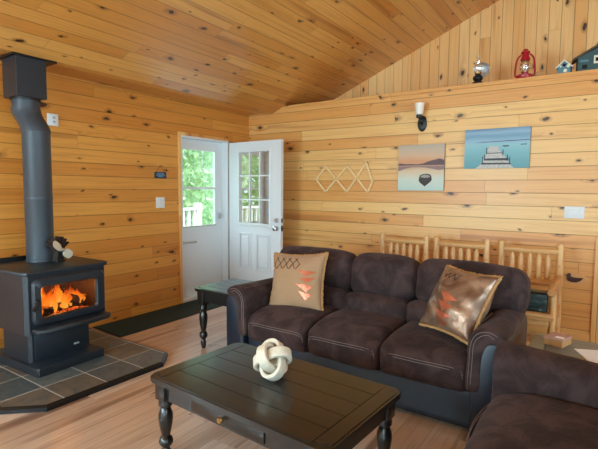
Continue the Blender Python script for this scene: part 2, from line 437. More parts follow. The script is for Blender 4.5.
def thing(name, label, cat, loc=(0, 0, 0), rz=0.0, group=None, rx=0.0, ry=0.0):
    o = bpy.data.objects.new(name, None); COL.objects.link(o)
    o.empty_display_size = 0.05; o.location = loc; o.rotation_euler = (R(rx), R(ry), R(rz))
    o['label'] = label; o['category'] = cat
    if group: o['group'] = group
    return o
def tag(o, label, cat, group=None):
    o['label'] = label; o['category'] = cat
    if group: o['group'] = group
    return o
def struct(o): o['kind'] = 'structure'; return o
def kids(o): return [c for c in bpy.data.objects if c.parent == o]
def copy_tree(o, parent=None):
    c = o.copy(); COL.objects.link(c)
    if parent: c.parent = parent
    for ch in kids(o): copy_tree(ch, c)
    return c

# ------------------------------------------------------------------ the room
XR, YF, YG = 7.0, -7.5, 0.675
ZC, FOLD, SL = 2.452, 0.43, 0.417
XRDG = 4.7
zc = lambda x: ZC + SL * (x - FOLD)
struct(MB().box((-0.14, YF, -0.1), (XR, 0.3, 0.0)).build('floor', 'floor', smooth=False))

def slabs(axis, a0, a1, u0, u1, z0, z1, holes):
    """wall slab with rectangular openings, as one mesh; axis = wall normal"""
    us = sorted({u0, u1, *[h[0] for h in holes], *[h[1] for h in holes]}); zs = sorted({z0, z1, *[h[2] for h in holes], *[h[3] for h in holes]})
    m = MB()
    for ua, ub in zip(us, us[1:]):
        for za, zb in zip(zs, zs[1:]):
            if any(h[0] <= ua and ub <= h[1] and h[2] <= za and zb <= h[3] for h in holes): continue
            if axis == 'X': m.box((a0, ua, za), (a1, ub, zb))
            else: m.box((ua, a0, za), (ub, a1, zb))
    bmesh.ops.remove_doubles(m.b, verts=m.b.verts, dist=1e-5)
    return m
DY0, DY1, DZ = -1.272, -0.437, 2.055
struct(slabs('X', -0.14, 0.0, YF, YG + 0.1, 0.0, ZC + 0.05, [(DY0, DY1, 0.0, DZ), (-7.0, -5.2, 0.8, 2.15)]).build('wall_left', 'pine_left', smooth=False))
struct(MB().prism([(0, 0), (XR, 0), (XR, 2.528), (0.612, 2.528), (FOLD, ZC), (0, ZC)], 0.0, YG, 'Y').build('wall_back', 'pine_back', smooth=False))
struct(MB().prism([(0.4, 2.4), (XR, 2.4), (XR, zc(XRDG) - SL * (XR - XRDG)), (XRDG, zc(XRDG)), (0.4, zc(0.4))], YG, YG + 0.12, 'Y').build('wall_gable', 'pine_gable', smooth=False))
struct(MB().box((0.7, -0.018, 2.492), (XR, 0.03, 2.532), 0.004).build('trim_ledge', 'pine_back', smooth=False))
cm = MB().prism([(-0.14, ZC), (FOLD, ZC), (XRDG, zc(XRDG)), (XR + .1, zc(XRDG) - SL * (XR + .1 - XRDG)), (XR + .1, zc(XRDG) + .25), (-0.14, zc(XRDG) + .25)], YF - .1, YG + 0.12, 'Y')
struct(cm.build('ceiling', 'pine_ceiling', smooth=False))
WR = [(-6.6, -4.9, 0.75, 2.25), (-3.9, -2.2, 0.75, 2.25)]
WF = [(0.8, 2.6, 0.75, 2.3), (3.6, 5.6, 0.2, 2.3)]
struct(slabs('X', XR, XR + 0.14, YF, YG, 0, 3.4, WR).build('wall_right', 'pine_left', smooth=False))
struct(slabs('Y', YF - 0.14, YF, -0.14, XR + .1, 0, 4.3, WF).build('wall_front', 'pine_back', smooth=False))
def win(nm, axis, a, u0, u1, z0, z1):
    o = bpy.data.objects.new(nm, None); COL.objects.link(o); o['kind'] = 'structure'
    P = (lambda u, d, z: (a + d, u, z)) if axis == 'X' else (lambda u, d, z: (u, a + d, z))
    def bx(m, ua, ub, za, zb, d0=-0.03, d1=0.03):
        p, q = P(ua, d0, za), P(ub, d1, zb)
        m.box([min(p[i], q[i]) for i in range(3)], [max(p[i], q[i]) for i in range(3)])
    f = MB(); w = 0.06
    bx(f, u0, u1, z0, z0 + w); bx(f, u0, u1, z1 - w, z1); bx(f, u0, u0 + w, z0 + w, z1 - w); bx(f, u1 - w, u1, z0 + w, z1 - w)
    um = (u0 + u1) / 2; bx(f, um - .03, um + .03, z0 + w, z1 - w)
    f.build('window_frame', 'white_paint', o, smooth=False)
    g = MB(); bx(g, u0 + w, um - .03, z0 + w, z1 - w, -0.003, 0.003); bx(g, um + .03, u1 - w, z0 + w, z1 - w, -0.003, 0.003)
    g.build('pane', 'pane', o, smooth=False)
for i, w in enumerate(WR): win(f'window_{i+1}', 'X', XR + .07, *w)
for i, w in enumerate(WF): win(f'window_{i+3}', 'Y', YF - .07, *w)

win('window_5', 'X', -.07, -7.0, -5.2, 0.8, 2.15)
# entrance: pine casing, white jamb, storm door, open leaf
m = MB(); m.box((0.0, DY0 - 0.036, 0.0), (0.02, DY0 + 0.002, DZ + 0.036), 0.003); m.box((0.0, DY0 + 0.002, DZ - 0.002), (0.02, DY1 - 0.01, DZ + 0.036), 0.003)
struct(m.build('trim_1', 'trim', smooth=False))
m = MB(); m.box((-0.16, DY0, 0.0), (0.012, DY0 + 0.022, DZ)); m.box((-0.16, DY1 - 0.022, 0.0), (0.012, DY1, DZ)); m.box((-0.16, DY0 + .022, DZ - 0.022), (0.012, DY1 - .022, DZ)); m.box((-0.15, DY0 + .022, 0.0), (0.0, DY1 - .022, 0.028))
struct(m.build('trim_2', 'white_paint', smooth=False))
m = MB(); m.box((4.205, -0.02, 0.0), (4.30, 0.0, 0.985), 0.003)
struct(m.build('trim_3', 'pine_gable', smooth=False))
struct(MB().box((2.0, -0.015, 0.0), (4.2, 0.0, 0.07), 0.003).build('baseboard_back', 'pine_back', smooth=False))

d1 = bpy.data.objects.new('door_1', None); COL.objects.link(d1); d1['kind'] = 'structure'; d1.location = (-0.10, DY0 + 0.024, 0.03)
SW = (DY1 - .024) - (DY0 + .024); SZ = DZ - .024 - .03
wy0, wy1, wz0, wz1 = 0.085, SW - 0.125, 0.875, 1.89
m = MB()
m.box((-.035, 0, 0), (0, SW, wz0)); m.box((-.035, 0, wz1), (0, SW, SZ)); m.box((-.035, 0, wz0), (0, wy0, wz1)); m.box((-.035, wy1, wz0), (0, SW, wz1))
m.box((0.0, wy0 - .012, .06), (.004, SW - .07, .10)); bmesh.ops.remove_doubles(m.b, verts=m.b.verts, dist=1e-5)
m.build('door_panel', 'white_paint', d1, smooth=False)
m = MB()
for a, b in (((0, wy0 - .02, wz0 - .02), (.01, wy1 + .02, wz0 + .02)), ((0, wy0 - .02, wz1 - .02), (.01, wy1 + .02, wz1 + .02)), ((0, wy0 - .02, wz0 + .02), (.01, wy0 + .01, wz1 - .02)), ((0, wy1 - .01, wz0 + .02), (.01, wy1 + .02, wz1 - .02)), ((-.02, wy0, 1.375), (.012, wy1, 1.405))):
    m.box(a, b, .002)
m.build('window_frame', 'white_plastic', d1, smooth=False)
MB().box((-.02, wy0, wz0), (-.016, wy1, wz1)).build('pane', 'pane', d1, smooth=False)
MB().box((.002, wy0 + .002, wz0 + .018), (.022, wy1 - .002, wz0 + .034), .003).build('window_rail', 'alu_grey', d1, smooth=False)
MB().tube([(.02, wy0 + .33, wz1), (.02, wy0 + .33, wz1 - .29)], .004, 6).build('blind_cord', 'white_plastic', d1)
m = MB(); m.cyl((.03, wy0 - .02, .705), (.03, wy0 + .19, .70), .013, n=12); m.cyl((.03, wy0 + .19, .70), (.03, wy0 + .21, .70), .008, n=10); m.box((0, wy0 - .03, .685), (.04, wy0 - .01, .725)); m.box((0, wy0 + .2, .69), (.035, wy0 + .215, .712))
m.build('door_closer', 'alu_grey', d1)
m = MB(); m.box((0, SW - .055, .97), (.012, SW - .025, 1.06), .003); m.tube([(.012, SW - .04, 1.04), (.04, SW - .04, 1.03), (.042, SW - .05, .99)], .008, 8)
m.build('door_handle', 'chrome', d1)

LW, LT, LH = 0.90, 0.044, 2.005
d2 = bpy.data.objects.new('door_2', None); COL.objects.link(d2); d2['kind'] = 'structure'; d2.location = (0.035, -0.452, 0.022); d2.rotation_euler = (0, 0, R(-2.6))
# local: x along the leaf, y thickness (0 = side that faces the room)
gx0, gx1, gz0, gz1 = 0.185, 0.715, 0.945, 1.875
pn = [(0.185, 0.405), (0.49, 0.735)]; pz0, pz1 = 0.335, 0.815
m = slabs('Y', 0.0, LT, 0.0, LW, 0.0, LH, [(gx0, gx1, gz0, gz1)] + [(a, b, pz0, pz1) for a, b in pn])
for a, b in pn:
    m.box((a, .010, pz0), (b, LT - .010, pz1))
    m.prism([(a + .045, pz0 + .045), (b - .045, pz0 + .045), (b - .045, pz1 - .045), (a + .045, pz1 - .045)], -.003, .011, 'Y', .006)
    for q0, q1, q2, q3 in ((a, a + .018, pz0, pz1), (b - .018, b, pz0, pz1), (a + .018, b - .018, pz0, pz0 + .018), (a + .018, b - .018, pz1 - .018, pz1)): m.box((q0, -.007, q2), (q1, .0, q3), .002)
m.build('door_panel', 'white_paint', d2, smooth=False)
m = MB(); fw = .026
for a, b in (((gx0 - fw, -.012, gz0 - fw), (gx1 + fw, LT + .012, gz0 + .004)), ((gx0 - fw, -.012, gz1 - .004), (gx1 + fw, LT + .012, gz1 + fw)), ((gx0 - fw, -.012, gz0), (gx0 + .004, LT + .012, gz1)), ((gx1 - .004, -.012, gz0), (gx1 + fw, LT + .012, gz1))):
    m.box(a, b, .004)
for k in (1, 2):
    x = gx0 + (gx1 - gx0) * k / 3; z = gz0 + (gz1 - gz0) * k / 3
    m.box((x - .009, .006, gz0), (x + .009, LT - .006, gz1)); m.box((gx0, .007, z - .009), (gx1, LT - .007, z + .009))
m.build('window_frame', 'white_plastic', d2, smooth=False)
MB().box((gx0, LT / 2 - .003, gz0), (gx1, LT / 2 + .003, gz1)).build('pane', 'pane_double', d2, smooth=False)
m = MB(); m.lathe([(.0, -.03), (.022, -.03), (.03, -.02), (.032, -.004), (.032, 0)], (LW - .065, 0, 1.005), 16, 'Y')
m.build('deadbolt', 'chrome', d2)
m = MB(); m.lathe([(.0, -.065), (.02, -.064), (.03, -.055), (.03, -.04), (.014, -.03), (.012, -.012), (.033, -.008), (.033, 0)], (LW - .065, 0, .905), 16, 'Y')
m.build('door_knob', 'chrome', d2)
m = MB(); m.box((LW, .008, .87), (LW + .002, .036, .94)); m.box((LW, .008, .98), (LW + .002, .036, 1.03)); m.box((LW + .002, .014, .895), (LW + .012, .03, .915))
m.build('latch_plate', 'iron', d2, smooth=False)
m = MB()
for z in (.25, 1.0, 1.75): m.cyl((-.006, .0, z - .05), (-.006, .0, z + .05), .008, n=8)
m.build('hinge', 'alu_grey', d2)

# ------------------------------------------------------------------ outside the storm door
struct(MB().box((-3.4, -4.0, -0.16), (-0.14, 4.5, -0.04)).build('exterior_deck', 'deck', smooth=False))
struct(MB().box((-40, -30, -0.9), (-3.4, 40, -0.8)).build('exterior_ground', 'grass', smooth=False))
rl = thing('deck_railing', 'white deck railing with upright balusters seen through the storm door glass', 'railing', (-2.6, 0, -0.04))
m = MB(); m.box((-.05, -3.9, 1.02), (.05, 1.52, 1.07), .005); m.box((-.03, -3.9, .10), (.03, 1.52, .16), .005); m.build('rail', 'white_paint', rl, smooth=False)
for k in range(34):
    y = 1.36 - .15 * k; MB().box((-.028, y - .028, .16), (.028, y + .028, 1.02), .004).build('baluster', 'white_paint', rl, smooth=False)
for y in (1.46, -1.2, -3.84): MB().box((-.06, y - .06, 0), (.06, y + .06, 1.16), .006).build('post', 'white_paint', rl, smooth=False)
def tree(x, y, h, w, label, seed):
    rnd = random.Random(seed)
    t = thing('leafy_tree', label, 'tree', (x, y, -0.8), 0, 'trees beyond the deck')
    MB().tube([(0, 0, 0), (.05, .03, h * .35), (-.04, .06, h * .8)], [.16, .12, .04], 8).build('trunk', 'trunk', t)
    m = MB()
    for _ in range(5200):
        while True:
            p = V((rnd.uniform(-1, 1), rnd.uniform(-1, 1), rnd.uniform(-1, 1)))
            if .3 < p.length < 1: break
        c = V((p.x * w, p.y * w, h * .5 + p.z * h * .49)); s_ = rnd.uniform(.09, .2) * (w / 2) ** .5
        a = V((rnd.gauss(0, 1), rnd.gauss(0, 1), rnd.gauss(0, 1))).normalized(); b = a.cross(V((rnd.gauss(0, 1), rnd.gauss(0, 1), rnd.gauss(0, 1)))).normalized()
        vs = [m.b.verts.new(c + a * s_), m.b.verts.new(c + b * s_ * .5), m.b.verts.new(c - a * s_), m.b.verts.new(c - b * s_ * .5)]
        m.b.faces.new(vs)
    m.build('crown', 'leaf', t, smooth=False)
TL = 'pale green leafy tree beyond the deck'
for i, (x, y, h, w) in enumerate([(-6.4, 2.2, 6.0, 1.55), (-8.6, 5.6, 7.5, 2.1), (-12.6, 10.2, 9, 2.9), (-10.6, 1.6, 7.5, 1.9), (-6.2, -1.2, 6.0, 1.6), (-6.6, -4.8, 6.5, 1.8), (-15.5, 4.6, 9.5, 2.9), (-6.4, -8.6, 6.5, 1.8), (-17.5, 14.5, 10, 3.2)]):
    tree(x, y, h, w, TL, i)

# ------------------------------------------------------------------ hearth and stove
hp = [(0.0, -2.525), (1.245, -2.525), (1.405, -2.70), (1.39, -3.60), (1.185, -3.79), (0.0, -3.79)]
hr = thing('hearth_pad', 'raised slate tile hearth pad with clipped corners and dark edging under the stove', 'hearth')
def inset(poly, d):
    c = V((sum(p[0] for p in poly) / len(poly), sum(p[1] for p in poly) / len(poly)))
    out = []; n = len(poly)
    for i in range(n):
        p0, p1, p2 = V(poly[i - 1]), V(poly[i]), V(poly[(i + 1) % n])
        e1 = (p1 - p0).normalized(); e2 = (p2 - p1).normalized()
        n1 = V((-e1.y, e1.x)); n2 = V((-e2.y, e2.x))
        if n1.dot(c - p1) < 0: n1, n2 = -n1, -n2
        b = (n1 + n2).normalized(); out.append(tuple(p1 + b * (d / max(.3, b.dot(n1)))))
    return out
MB().prism(inset(hp, .022), 0.0, 0.036, 'Z').build('slate_top', 'slate', hr, smooth=False)
m = MB(); ip = inset(hp, .0222)
n = len(hp)
for i in range(n - 1):
    a, b, c, d = hp[i], hp[i + 1], ip[i + 1], ip[i]
    r0 = [(a[0], a[1], 0), (b[0], b[1], 0), (c[0], c[1], 0), (d[0], d[1], 0)]
    r1 = [(a[0], a[1], .026), (b[0], b[1], .026), (c[0], c[1], .038), (d[0], d[1], .038)]
    m.ring_loft([[V(p) for p in r0], [V(p) for p in r1]])
m.build('edge_trim', 'iron', hr, smooth=False)

st = thing('wood_stove', 'black steel wood stove on a pedestal with a fire behind its glass door', 'stove', (0.57, -3.165, 0.0505), 2.5)
Z = lambda z: z - 0.05
def chamf(x0, x1, y0, y1, c):
    return [(x0, y0), (x1 - c, y0), (x1, y0 + c), (x1, y1 - c), (x1 - c, y1), (x0, y1)]
MB().prism(chamf(-.25, .335, -.272, .272, .012), -.0143, Z(.10), 'Z', .004).build('plinth', 'steel_black', st)
m = MB(); m.prism(chamf(-.2, .175, -.242, .242, .02), Z(.10), Z(.36), 'Z'); m.box((.17, -.205, Z(.115)), (.182, .235, Z(.345)), .003)
m.build('pedestal', 'steel_black', st)
MB().box((.181, .10, Z(.148)), (.184, .145, Z(.162)), .001).build('badge', 'button', st)
MB().box((.176, -.02, Z(.318)), (.19, .09, Z(.336)), .003).build('air_control', 'brass', st)
m = MB(); B0, B1 = -.27, .30; W = .325
m.box((B0, -W, Z(.355)), (B1 - .03, -W + .02, Z(.785)), .002); m.box((B0, W - .02, Z(.355)), (B1 - .03, W, Z(.785)), .002)
m.box((B0, -W + .02, Z(.36)), (B0 + .02, W - .02, Z(.78))); m.box((B0 + .02, -W + .02, Z(.355)), (B1 - .03, W - .02, Z(.405)))
m.box((B0 + .02, -W + .02, Z(.745)), (B1 - .03, W - .02, Z(.785)))
oy0, oy1, oz0, oz1 = -.24, .235, .45, .715
for a, b in (((B1 - .03, -W + .03, Z(.36)), (B1, W - .03, Z(oz0))), ((B1 - .03, -W + .03, Z(oz1)), (B1, W - .03, Z(.785))), ((B1 - .03, -W + .03, Z(oz0)), (B1, oy0, Z(oz1))), ((B1 - .03, oy1, Z(oz0)), (B1, W - .03, Z(oz1)))): m.box(a, b)
for s_ in (-1, 1):
    y = s_ * (W - .015)
    m.prism([(B1 - .035, s_ * W), (B1 - .035, s_ * (W - .03)), (B1 + .004, s_ * (W - .03)), (B1 + .004, s_ * (W - .022)), (B1 - .024, s_ * W)], Z(.352), Z(.785), 'Z')
m.build('firebox', 'steel_black', st, smooth=False)
m = MB(); tp = [(-.30, -.345), (.29, -.345), (.322, -.318), (.322, .318), (.29, .345), (-.30, .345)]
m.prism(tp, Z(.785), Z(.812), 'Z', .006); m.build('top_plate', 'steel_black', st)
MB().box((-.335, -.36, Z(.40)), (-.31, .33, Z(.845)), .004).build('rear_shield', 'iron', st, smooth=False)
# brick lining
m = MB(); m.box((B0 + .02, -W + .02, Z(.405)), (B0 + .045, W - .02, Z(.745))); m.box((B0 + .045, -W + .02, Z(.405)), (B1 - .035, -W + .045, Z(.745))); m.box((B0 + .045, W - .045, Z(.405)), (B1 - .035, W - .02, Z(.745)))
m.build('brick_lining', 'mortar', st, smooth=False)
# door: rounded ring
def rrect(y0, y1, z0, z1, r, k=6):
    pts = []
    for cy, cz, a in ((y1 - r, z1 - r, 0), (y0 + r, z1 - r, 90), (y0 + r, z0 + r, 180), (y1 - r, z0 + r, 270)):
        for i in range(k + 1):
            t = R(a + 90 * i / k); pts.append((cy + r * cos(t), cz + r * sin(t)))
    return pts
dr = bpy.data.objects.new('stove_door', None)
o1 = rrect(-.285, .292, .410, .762, .05); o2 = rrect(-.272, .28, .423, .748, .045); i2 = rrect(-.232, .222, .460, .702, .028); i1 = rrect(-.222, .212, .470, .692, .022)
rg = lambda pts, x: [V((x, y, Z(z))) for y, z in pts]
m = MB(); m.ring_loft([rg(o1, B1 + .001), rg(o1, B1 + .018), rg(o2, B1 + .034), rg(i2, B1 + .038), rg(i1, B1 + .026), rg(i1, B1 + .001), rg(o1, B1 + .001)], cap=False)
sd = m.build('stove_door', 'steel_black', st)
MB().box((B1 + .012, -.23, Z(.462)), (B1 + .018, .22, Z(.70))).build('door_glass', 'stove_glass', sd, smooth=False)
m = MB(); m.cyl((B1 + .01, -.255, Z(.60)), (B1 + .06, -.262, Z(.60)), .014, n=12); m.tube([(B1 + .055, -.258, Z(.605)), (B1 + .065, -.275, Z(.58)), (B1 + .07, -.305, Z(.545))], [.009, .012, .013], 10)
m.build('door_handle', 'iron', sd)
m = MB(); lp = [(B1, -.29), (B1 + .08, -.29), (B1 + .115, -.25), (B1 + .125, 0), (B1 + .115, .265), (B1 + .08, .305), (B1, .305)]
m.prism(lp, Z(.362), Z(.402), 'Z', .015); m.build('ash_lip', 'steel_black', st)

# logs and fire inside the firebox
def in_stove(x, y, z):
    c, s_ = cos(R(2.5)), sin(R(2.5)); return (0.57 + c * x - s_ * y, -3.165 + s_ * x + c * y, z)
LG = [((-.06, -.19, .475), (.12, .20, .47), .042, 'charred log lying across the back of the stove fire'), ((.20, -.16, .462), (.02, .12, .47), .046, 'short thick log burning at the front left of the stove fire'), ((-.02, .02, .545), (.20, .19, .50), .034, 'slim log propped over the others at the right of the stove fire')]
for p, q, r_, lb in LG:
    m = MB(); a, b = V(in_stove(*p)), V(in_stove(*q))
    m.tube([a.lerp(b, k / 8) for k in range(9)], [r_ * (1 + .12 * sin(k * 1.7)) for k in range(9)], 12, jit=.25)
    tag(m.build('firewood_log', 'bark'), lb, 'log', 'logs burning in the stove')
m = MB()
rnd = random.Random(3)
for _ in range(70):
    x, y = rnd.uniform(-.18, .235), rnd.uniform(-.23, .23); r_ = rnd.uniform(.014, .03)
    m.soft(in_stove(x, y, .405 + r_ * .8), (r_ * 2, r_ * 2, r_ * 1.6), r_ * .6, n=2, mtx=None)
e = m.build('ember', 'ember'); e['kind'] = 'stuff'; tag(e, 'bed of glowing orange embers under the logs in the stove', 'embers')
fi = thing('fire', 'orange flames burning over the logs behind the stove glass', 'fire', in_stove(0.02, 0, 0.43))
def flame(x, y, z, h, w, lean, k):
    m = MB(); rings = []
    for i in range(13):
        t = i / 12; rad = w * (sin(pi * min(1, t * .9 + .12)) ** .8) * (1 - t) ** .55 + .0005
        cx = lean * t * t + .012 * sin(t * 7 + k * 2); cy = .018 * sin(t * 5 + k * 1.3) * t
        rings.append([V((x + cy + rad * .55 * cos(2 * pi * j / 12), y + cx + rad * sin(2 * pi * j / 12), z + h * t)) for j in range(12)])
    m.ring_loft(rings); return m
rnd = random.Random(12)
for k in range(40):
    y = rnd.uniform(-.21, .215); x = rnd.uniform(-.10, .2); hh = rnd.uniform(.08, .20) * (1.15 - abs(y + .02) * 1.2)
    flame(x, y, rnd.uniform(.0, .07), hh, rnd.uniform(.02, .05), rnd.uniform(-.04, .07), k).build('flame', 'flame', fi)

# pipe and ceiling box
sp = thing('stove_pipe', 'dark grey stove pipe with an offset elbow rising from the wood stove', 'pipe', (0.415, -3.13, 0.8127))
PB, PT = 0.0, 1.245
pr = .103
MB().lathe([(pr + .004, PB), (pr + .004, PB + .02), (pr, PB + .024), (pr, PB + .5), (pr + .0025, PB + .505), (pr + .0025, PB + .525), (pr, PB + .53), (pr, 1.045)], (0, 0, 0), 32).build('lower_pipe', 'pipe', sp)
m = MB(); n = 10
pts = [V((-.105 * (3 * t * t - 2 * t ** 3), -.022 * (3 * t * t - 2 * t ** 3), 1.045 + .19 * t)) for t in [i / n for i in range(n + 1)]]
rr = [pr + .004 if 0 < i < n else pr + .005 for i in range(n + 1)]
m.ring_loft([[p + V((r_ * cos(2 * pi * k / 32), r_ * sin(2 * pi * k / 32), 0)) for k in range(32)] for p, r_ in zip(pts, rr)])
m.build('elbow', 'pipe', sp)
MB().lathe([(pr - .002, 1.235), (pr - .002, PT + .06)], (-.105, -.022, 0), 32).build('upper_pipe', 'pipe', sp)
cb = thing('chimney_support_box', 'black square chimney support box under the ceiling above the stove pipe', 'chimney box', (0.31, -3.152, 2.100))
m = MB(); hb = .115; hz = ZC - 2.100 - .004
m.box((-hb, -hb, 0.03), (hb, hb, hz - .012), .003); m.build('box', 'steel_black', cb, smooth=False)
m = MB(); m.box((-hb - .045, -hb - .03, hz - .012), (hb + .012, hb + .085, hz), .002); m.build('flange', 'iron', cb, smooth=False)
m = MB(); m.lathe([(.109, .012), (.109, .03), (.102, .03)], (0, 0, 0), 32, cap=False); m.build('collar', 'iron', cb)

# stove fan
fn = thing('stove_fan', 'small black heat powered fan with pale blades standing on the stove top', 'stove fan', (0.585, -3.075, 0.8127), 14)
m = MB(); m.box((-.03, -.035, 0), (.03, .035, .012), .003); m.prism([(-.03, .012), (.03, .012), (.016, .07), (-.016, .07)], -.022, .022, 'X'); m.build('base', 'iron', fn)
m = MB()
for k in range(7):
    a = R(-60 + 20 * k); m.box((-.022, -.0035, 0), (.022, .0035, .095 + .012 * cos(a)), 0, M.Translation((0, 0, .07)) @ M.Rotation(a * .9, 4, 'X'))
m.build('cooling_fins', 'bark', fn, smooth=False)
MB().lathe([(.012, .018), (.016, .03), (.012, .052), (0.0, .056)], (0, 0, .085), 14, 'X').build('hub', 'chrome', fn)
for k in range(2):
    mt = M.Translation((.045, 0, .085)) @ M.Rotation(R(-38 + 180 * k), 4, 'X') @ M.Rotation(R(24), 4, 'Y')
    m = MB(); m.soft((0, .055, 0), (.006, .085, .062), .03, n=6, mtx=M.Translation((.045, 0, .085)) @ M.Rotation(R(-35 + 180 * k), 4, 'X') @ M.Rotation(R(22), 4, 'Y'))
    m.build('blade', 'carved', fn)
fn.scale = (1.12, 1.12, 1.18)

# poker on the hearth
pk = thing('fire_tool', 'black fire tool with a pale metal tip lying on the slate left of the stove', 'fire tool', (0.66, -3.655, 0.0365), -28)
MB().box((-.16, -.045, 0), (-.0, .045, .012), .004).build('blade', 'iron', pk)
MB().tube([(-.005, 0, .014), (.05, 0, .018), (.10, 0, .016)], [.007, .008, .009], 8).build('handle', 'brass', pk)

# door mat
dm = thing('door_mat', 'long dark green runner mat on the floor along the doorway', 'mat', (0, 0, 0.0))
MB().prism([(0.02, -2.44), (0.50, -2.46), (0.47, -0.5), (0.02, -0.5)], 0.0005, 0.009, 'Z', .003).build('pile', 'mat', dm, smooth=False)
MB().prism([(0.012, -2.455), (0.512, -2.475), (0.482, -0.488), (0.012, -0.488)], 0.0002, 0.005, 'Z').build('backing', 'rubber', dm, smooth=False)

# wall plates on the left wall
th = thing('wall_control', 'white wall control with two buttons behind the stove pipe', 'wall control', (0, -2.78, 2.035))
MB().box((0.0005, -.05, -.055), (.014, .05, .055), .004).build('plate', 'white_plastic', th)
for z in (-.018, .02): MB().lathe([(.0, .018), (.011, .018), (.012, .013)], (0, .008, z), 12, 'X').build('button', 'button', th)
ls = thing('light_switch', 'square white light switch plate on the plank wall left of the doorway', 'light switch', (0, -1.577, 1.25))
MB().box((0.0005, -.062, -.062), (.007, .062, .062), .003).build('plate', 'white_plastic', ls)
MB().box((.007, -.018, -.034), (.012, .018, .034), .002).build('rocker', 'white_paint', ls)
sg = thing('hanging_sign', 'small blue sign hanging on a cord above the square light switch plate', 'sign', (0, -1.572, 1.565))
MB().box((.002, -.08, -.036), (.014, .08, .036), .002).build('board', 'sign_blue', sg)
MB().tube([(.01, -.065, .036), (.006, 0, .105), (.01, .065, .036)], .0025, 6).build('cord', 'twig', sg)
m = MB()
for z, w_ in ((.016, .05), (-.0, .062), (-.016, .04)):
    y = -w_
    k = 0
    while y < w_ - .01:
        l = .008 + .006 * ((k * 7) % 3) / 2; m.box((.014, y, z - .005), (.0148, y + l, z + .005)); y += l + .005; k += 1
m.build('lettering', 'sign_pale', sg, smooth=False)
MB().cyl((.0, 0, .105), (.012, 0, .105), .004, n=8).build('nail', 'iron', sg)

# ------------------------------------------------------------------ sofa module
def front_stitch(x0, x1, y, z0, z1, sag=.0):
    return [(x0 + .02, y, z0), (x0 + .05, y - .006, z1), ((x0 + x1) / 2, y - .012, z1 - sag), (x1 - .05, y - .006, z1), (x1 - .02, y, z0)]
def smooth_path(pts, n=8):
    pts = [V(p) for p in pts]; out = []
    P = [pts[0]] + pts + [pts[-1]]
    for i in range(1, len(P) - 2):
        for k in range(n):
            t = k / n; a, b, c, d = P[i - 1], P[i], P[i + 1], P[i + 2]
            out.append(.5 * ((2 * b) + (c - a) * t + (2 * a - 5 * b + 4 * c - d) * t * t + (3 * b - a - 3 * c + d) * t ** 3))
    out.append(pts[-1]); return out
def profile_loft(m, prof, ys, ins, zdrop=0.0):
    c = V((sum(p[0] for p in prof) / len(prof), sum(p[1] for p in prof) / len(prof)))
    rings = []
    n = len(prof); y0, y1 = ys[0], ys[-1]
    sg = 1 if sum(prof[i - 1][0] * prof[i][1] - prof[i][0] * prof[i - 1][1] for i in range(n)) > 0 else -1
    for y, d in zip(ys, ins):
        ring = []
        for i in range(n):
            p0, p1, p2 = V(prof[i - 1]), V(prof[i]), V(prof[(i + 1) % n])
            t = (p2 - p0).normalized(); nn = V((-t.y, t.x)) * sg
            q = p1 + nn * d
            ring.append(V((q.x, y, q.y - zdrop * (y - y0) / (y1 - y0) * max(0, min(1, (q.y - .3) / .3)))))
        rings.append(ring)
    return m.ring_loft(rings)
def closed_smooth(pts, n=5):
    pts = [V((p[0], p[1], 0)) for p in pts]; L = len(pts); out = []
    for i in range(L):
        a, b, c, d = pts[i - 1], pts[i], pts[(i + 1) % L], pts[(i + 2) % L]
        for k in range(n):
            t = k / n; q = .5 * ((2 * b) + (c - a) * t + (2 * a - 5 * b + 4 * c - d) * t * t + (3 * b - a - 3 * c + d) * t ** 3); out.append((q.x, q.y))
    return out
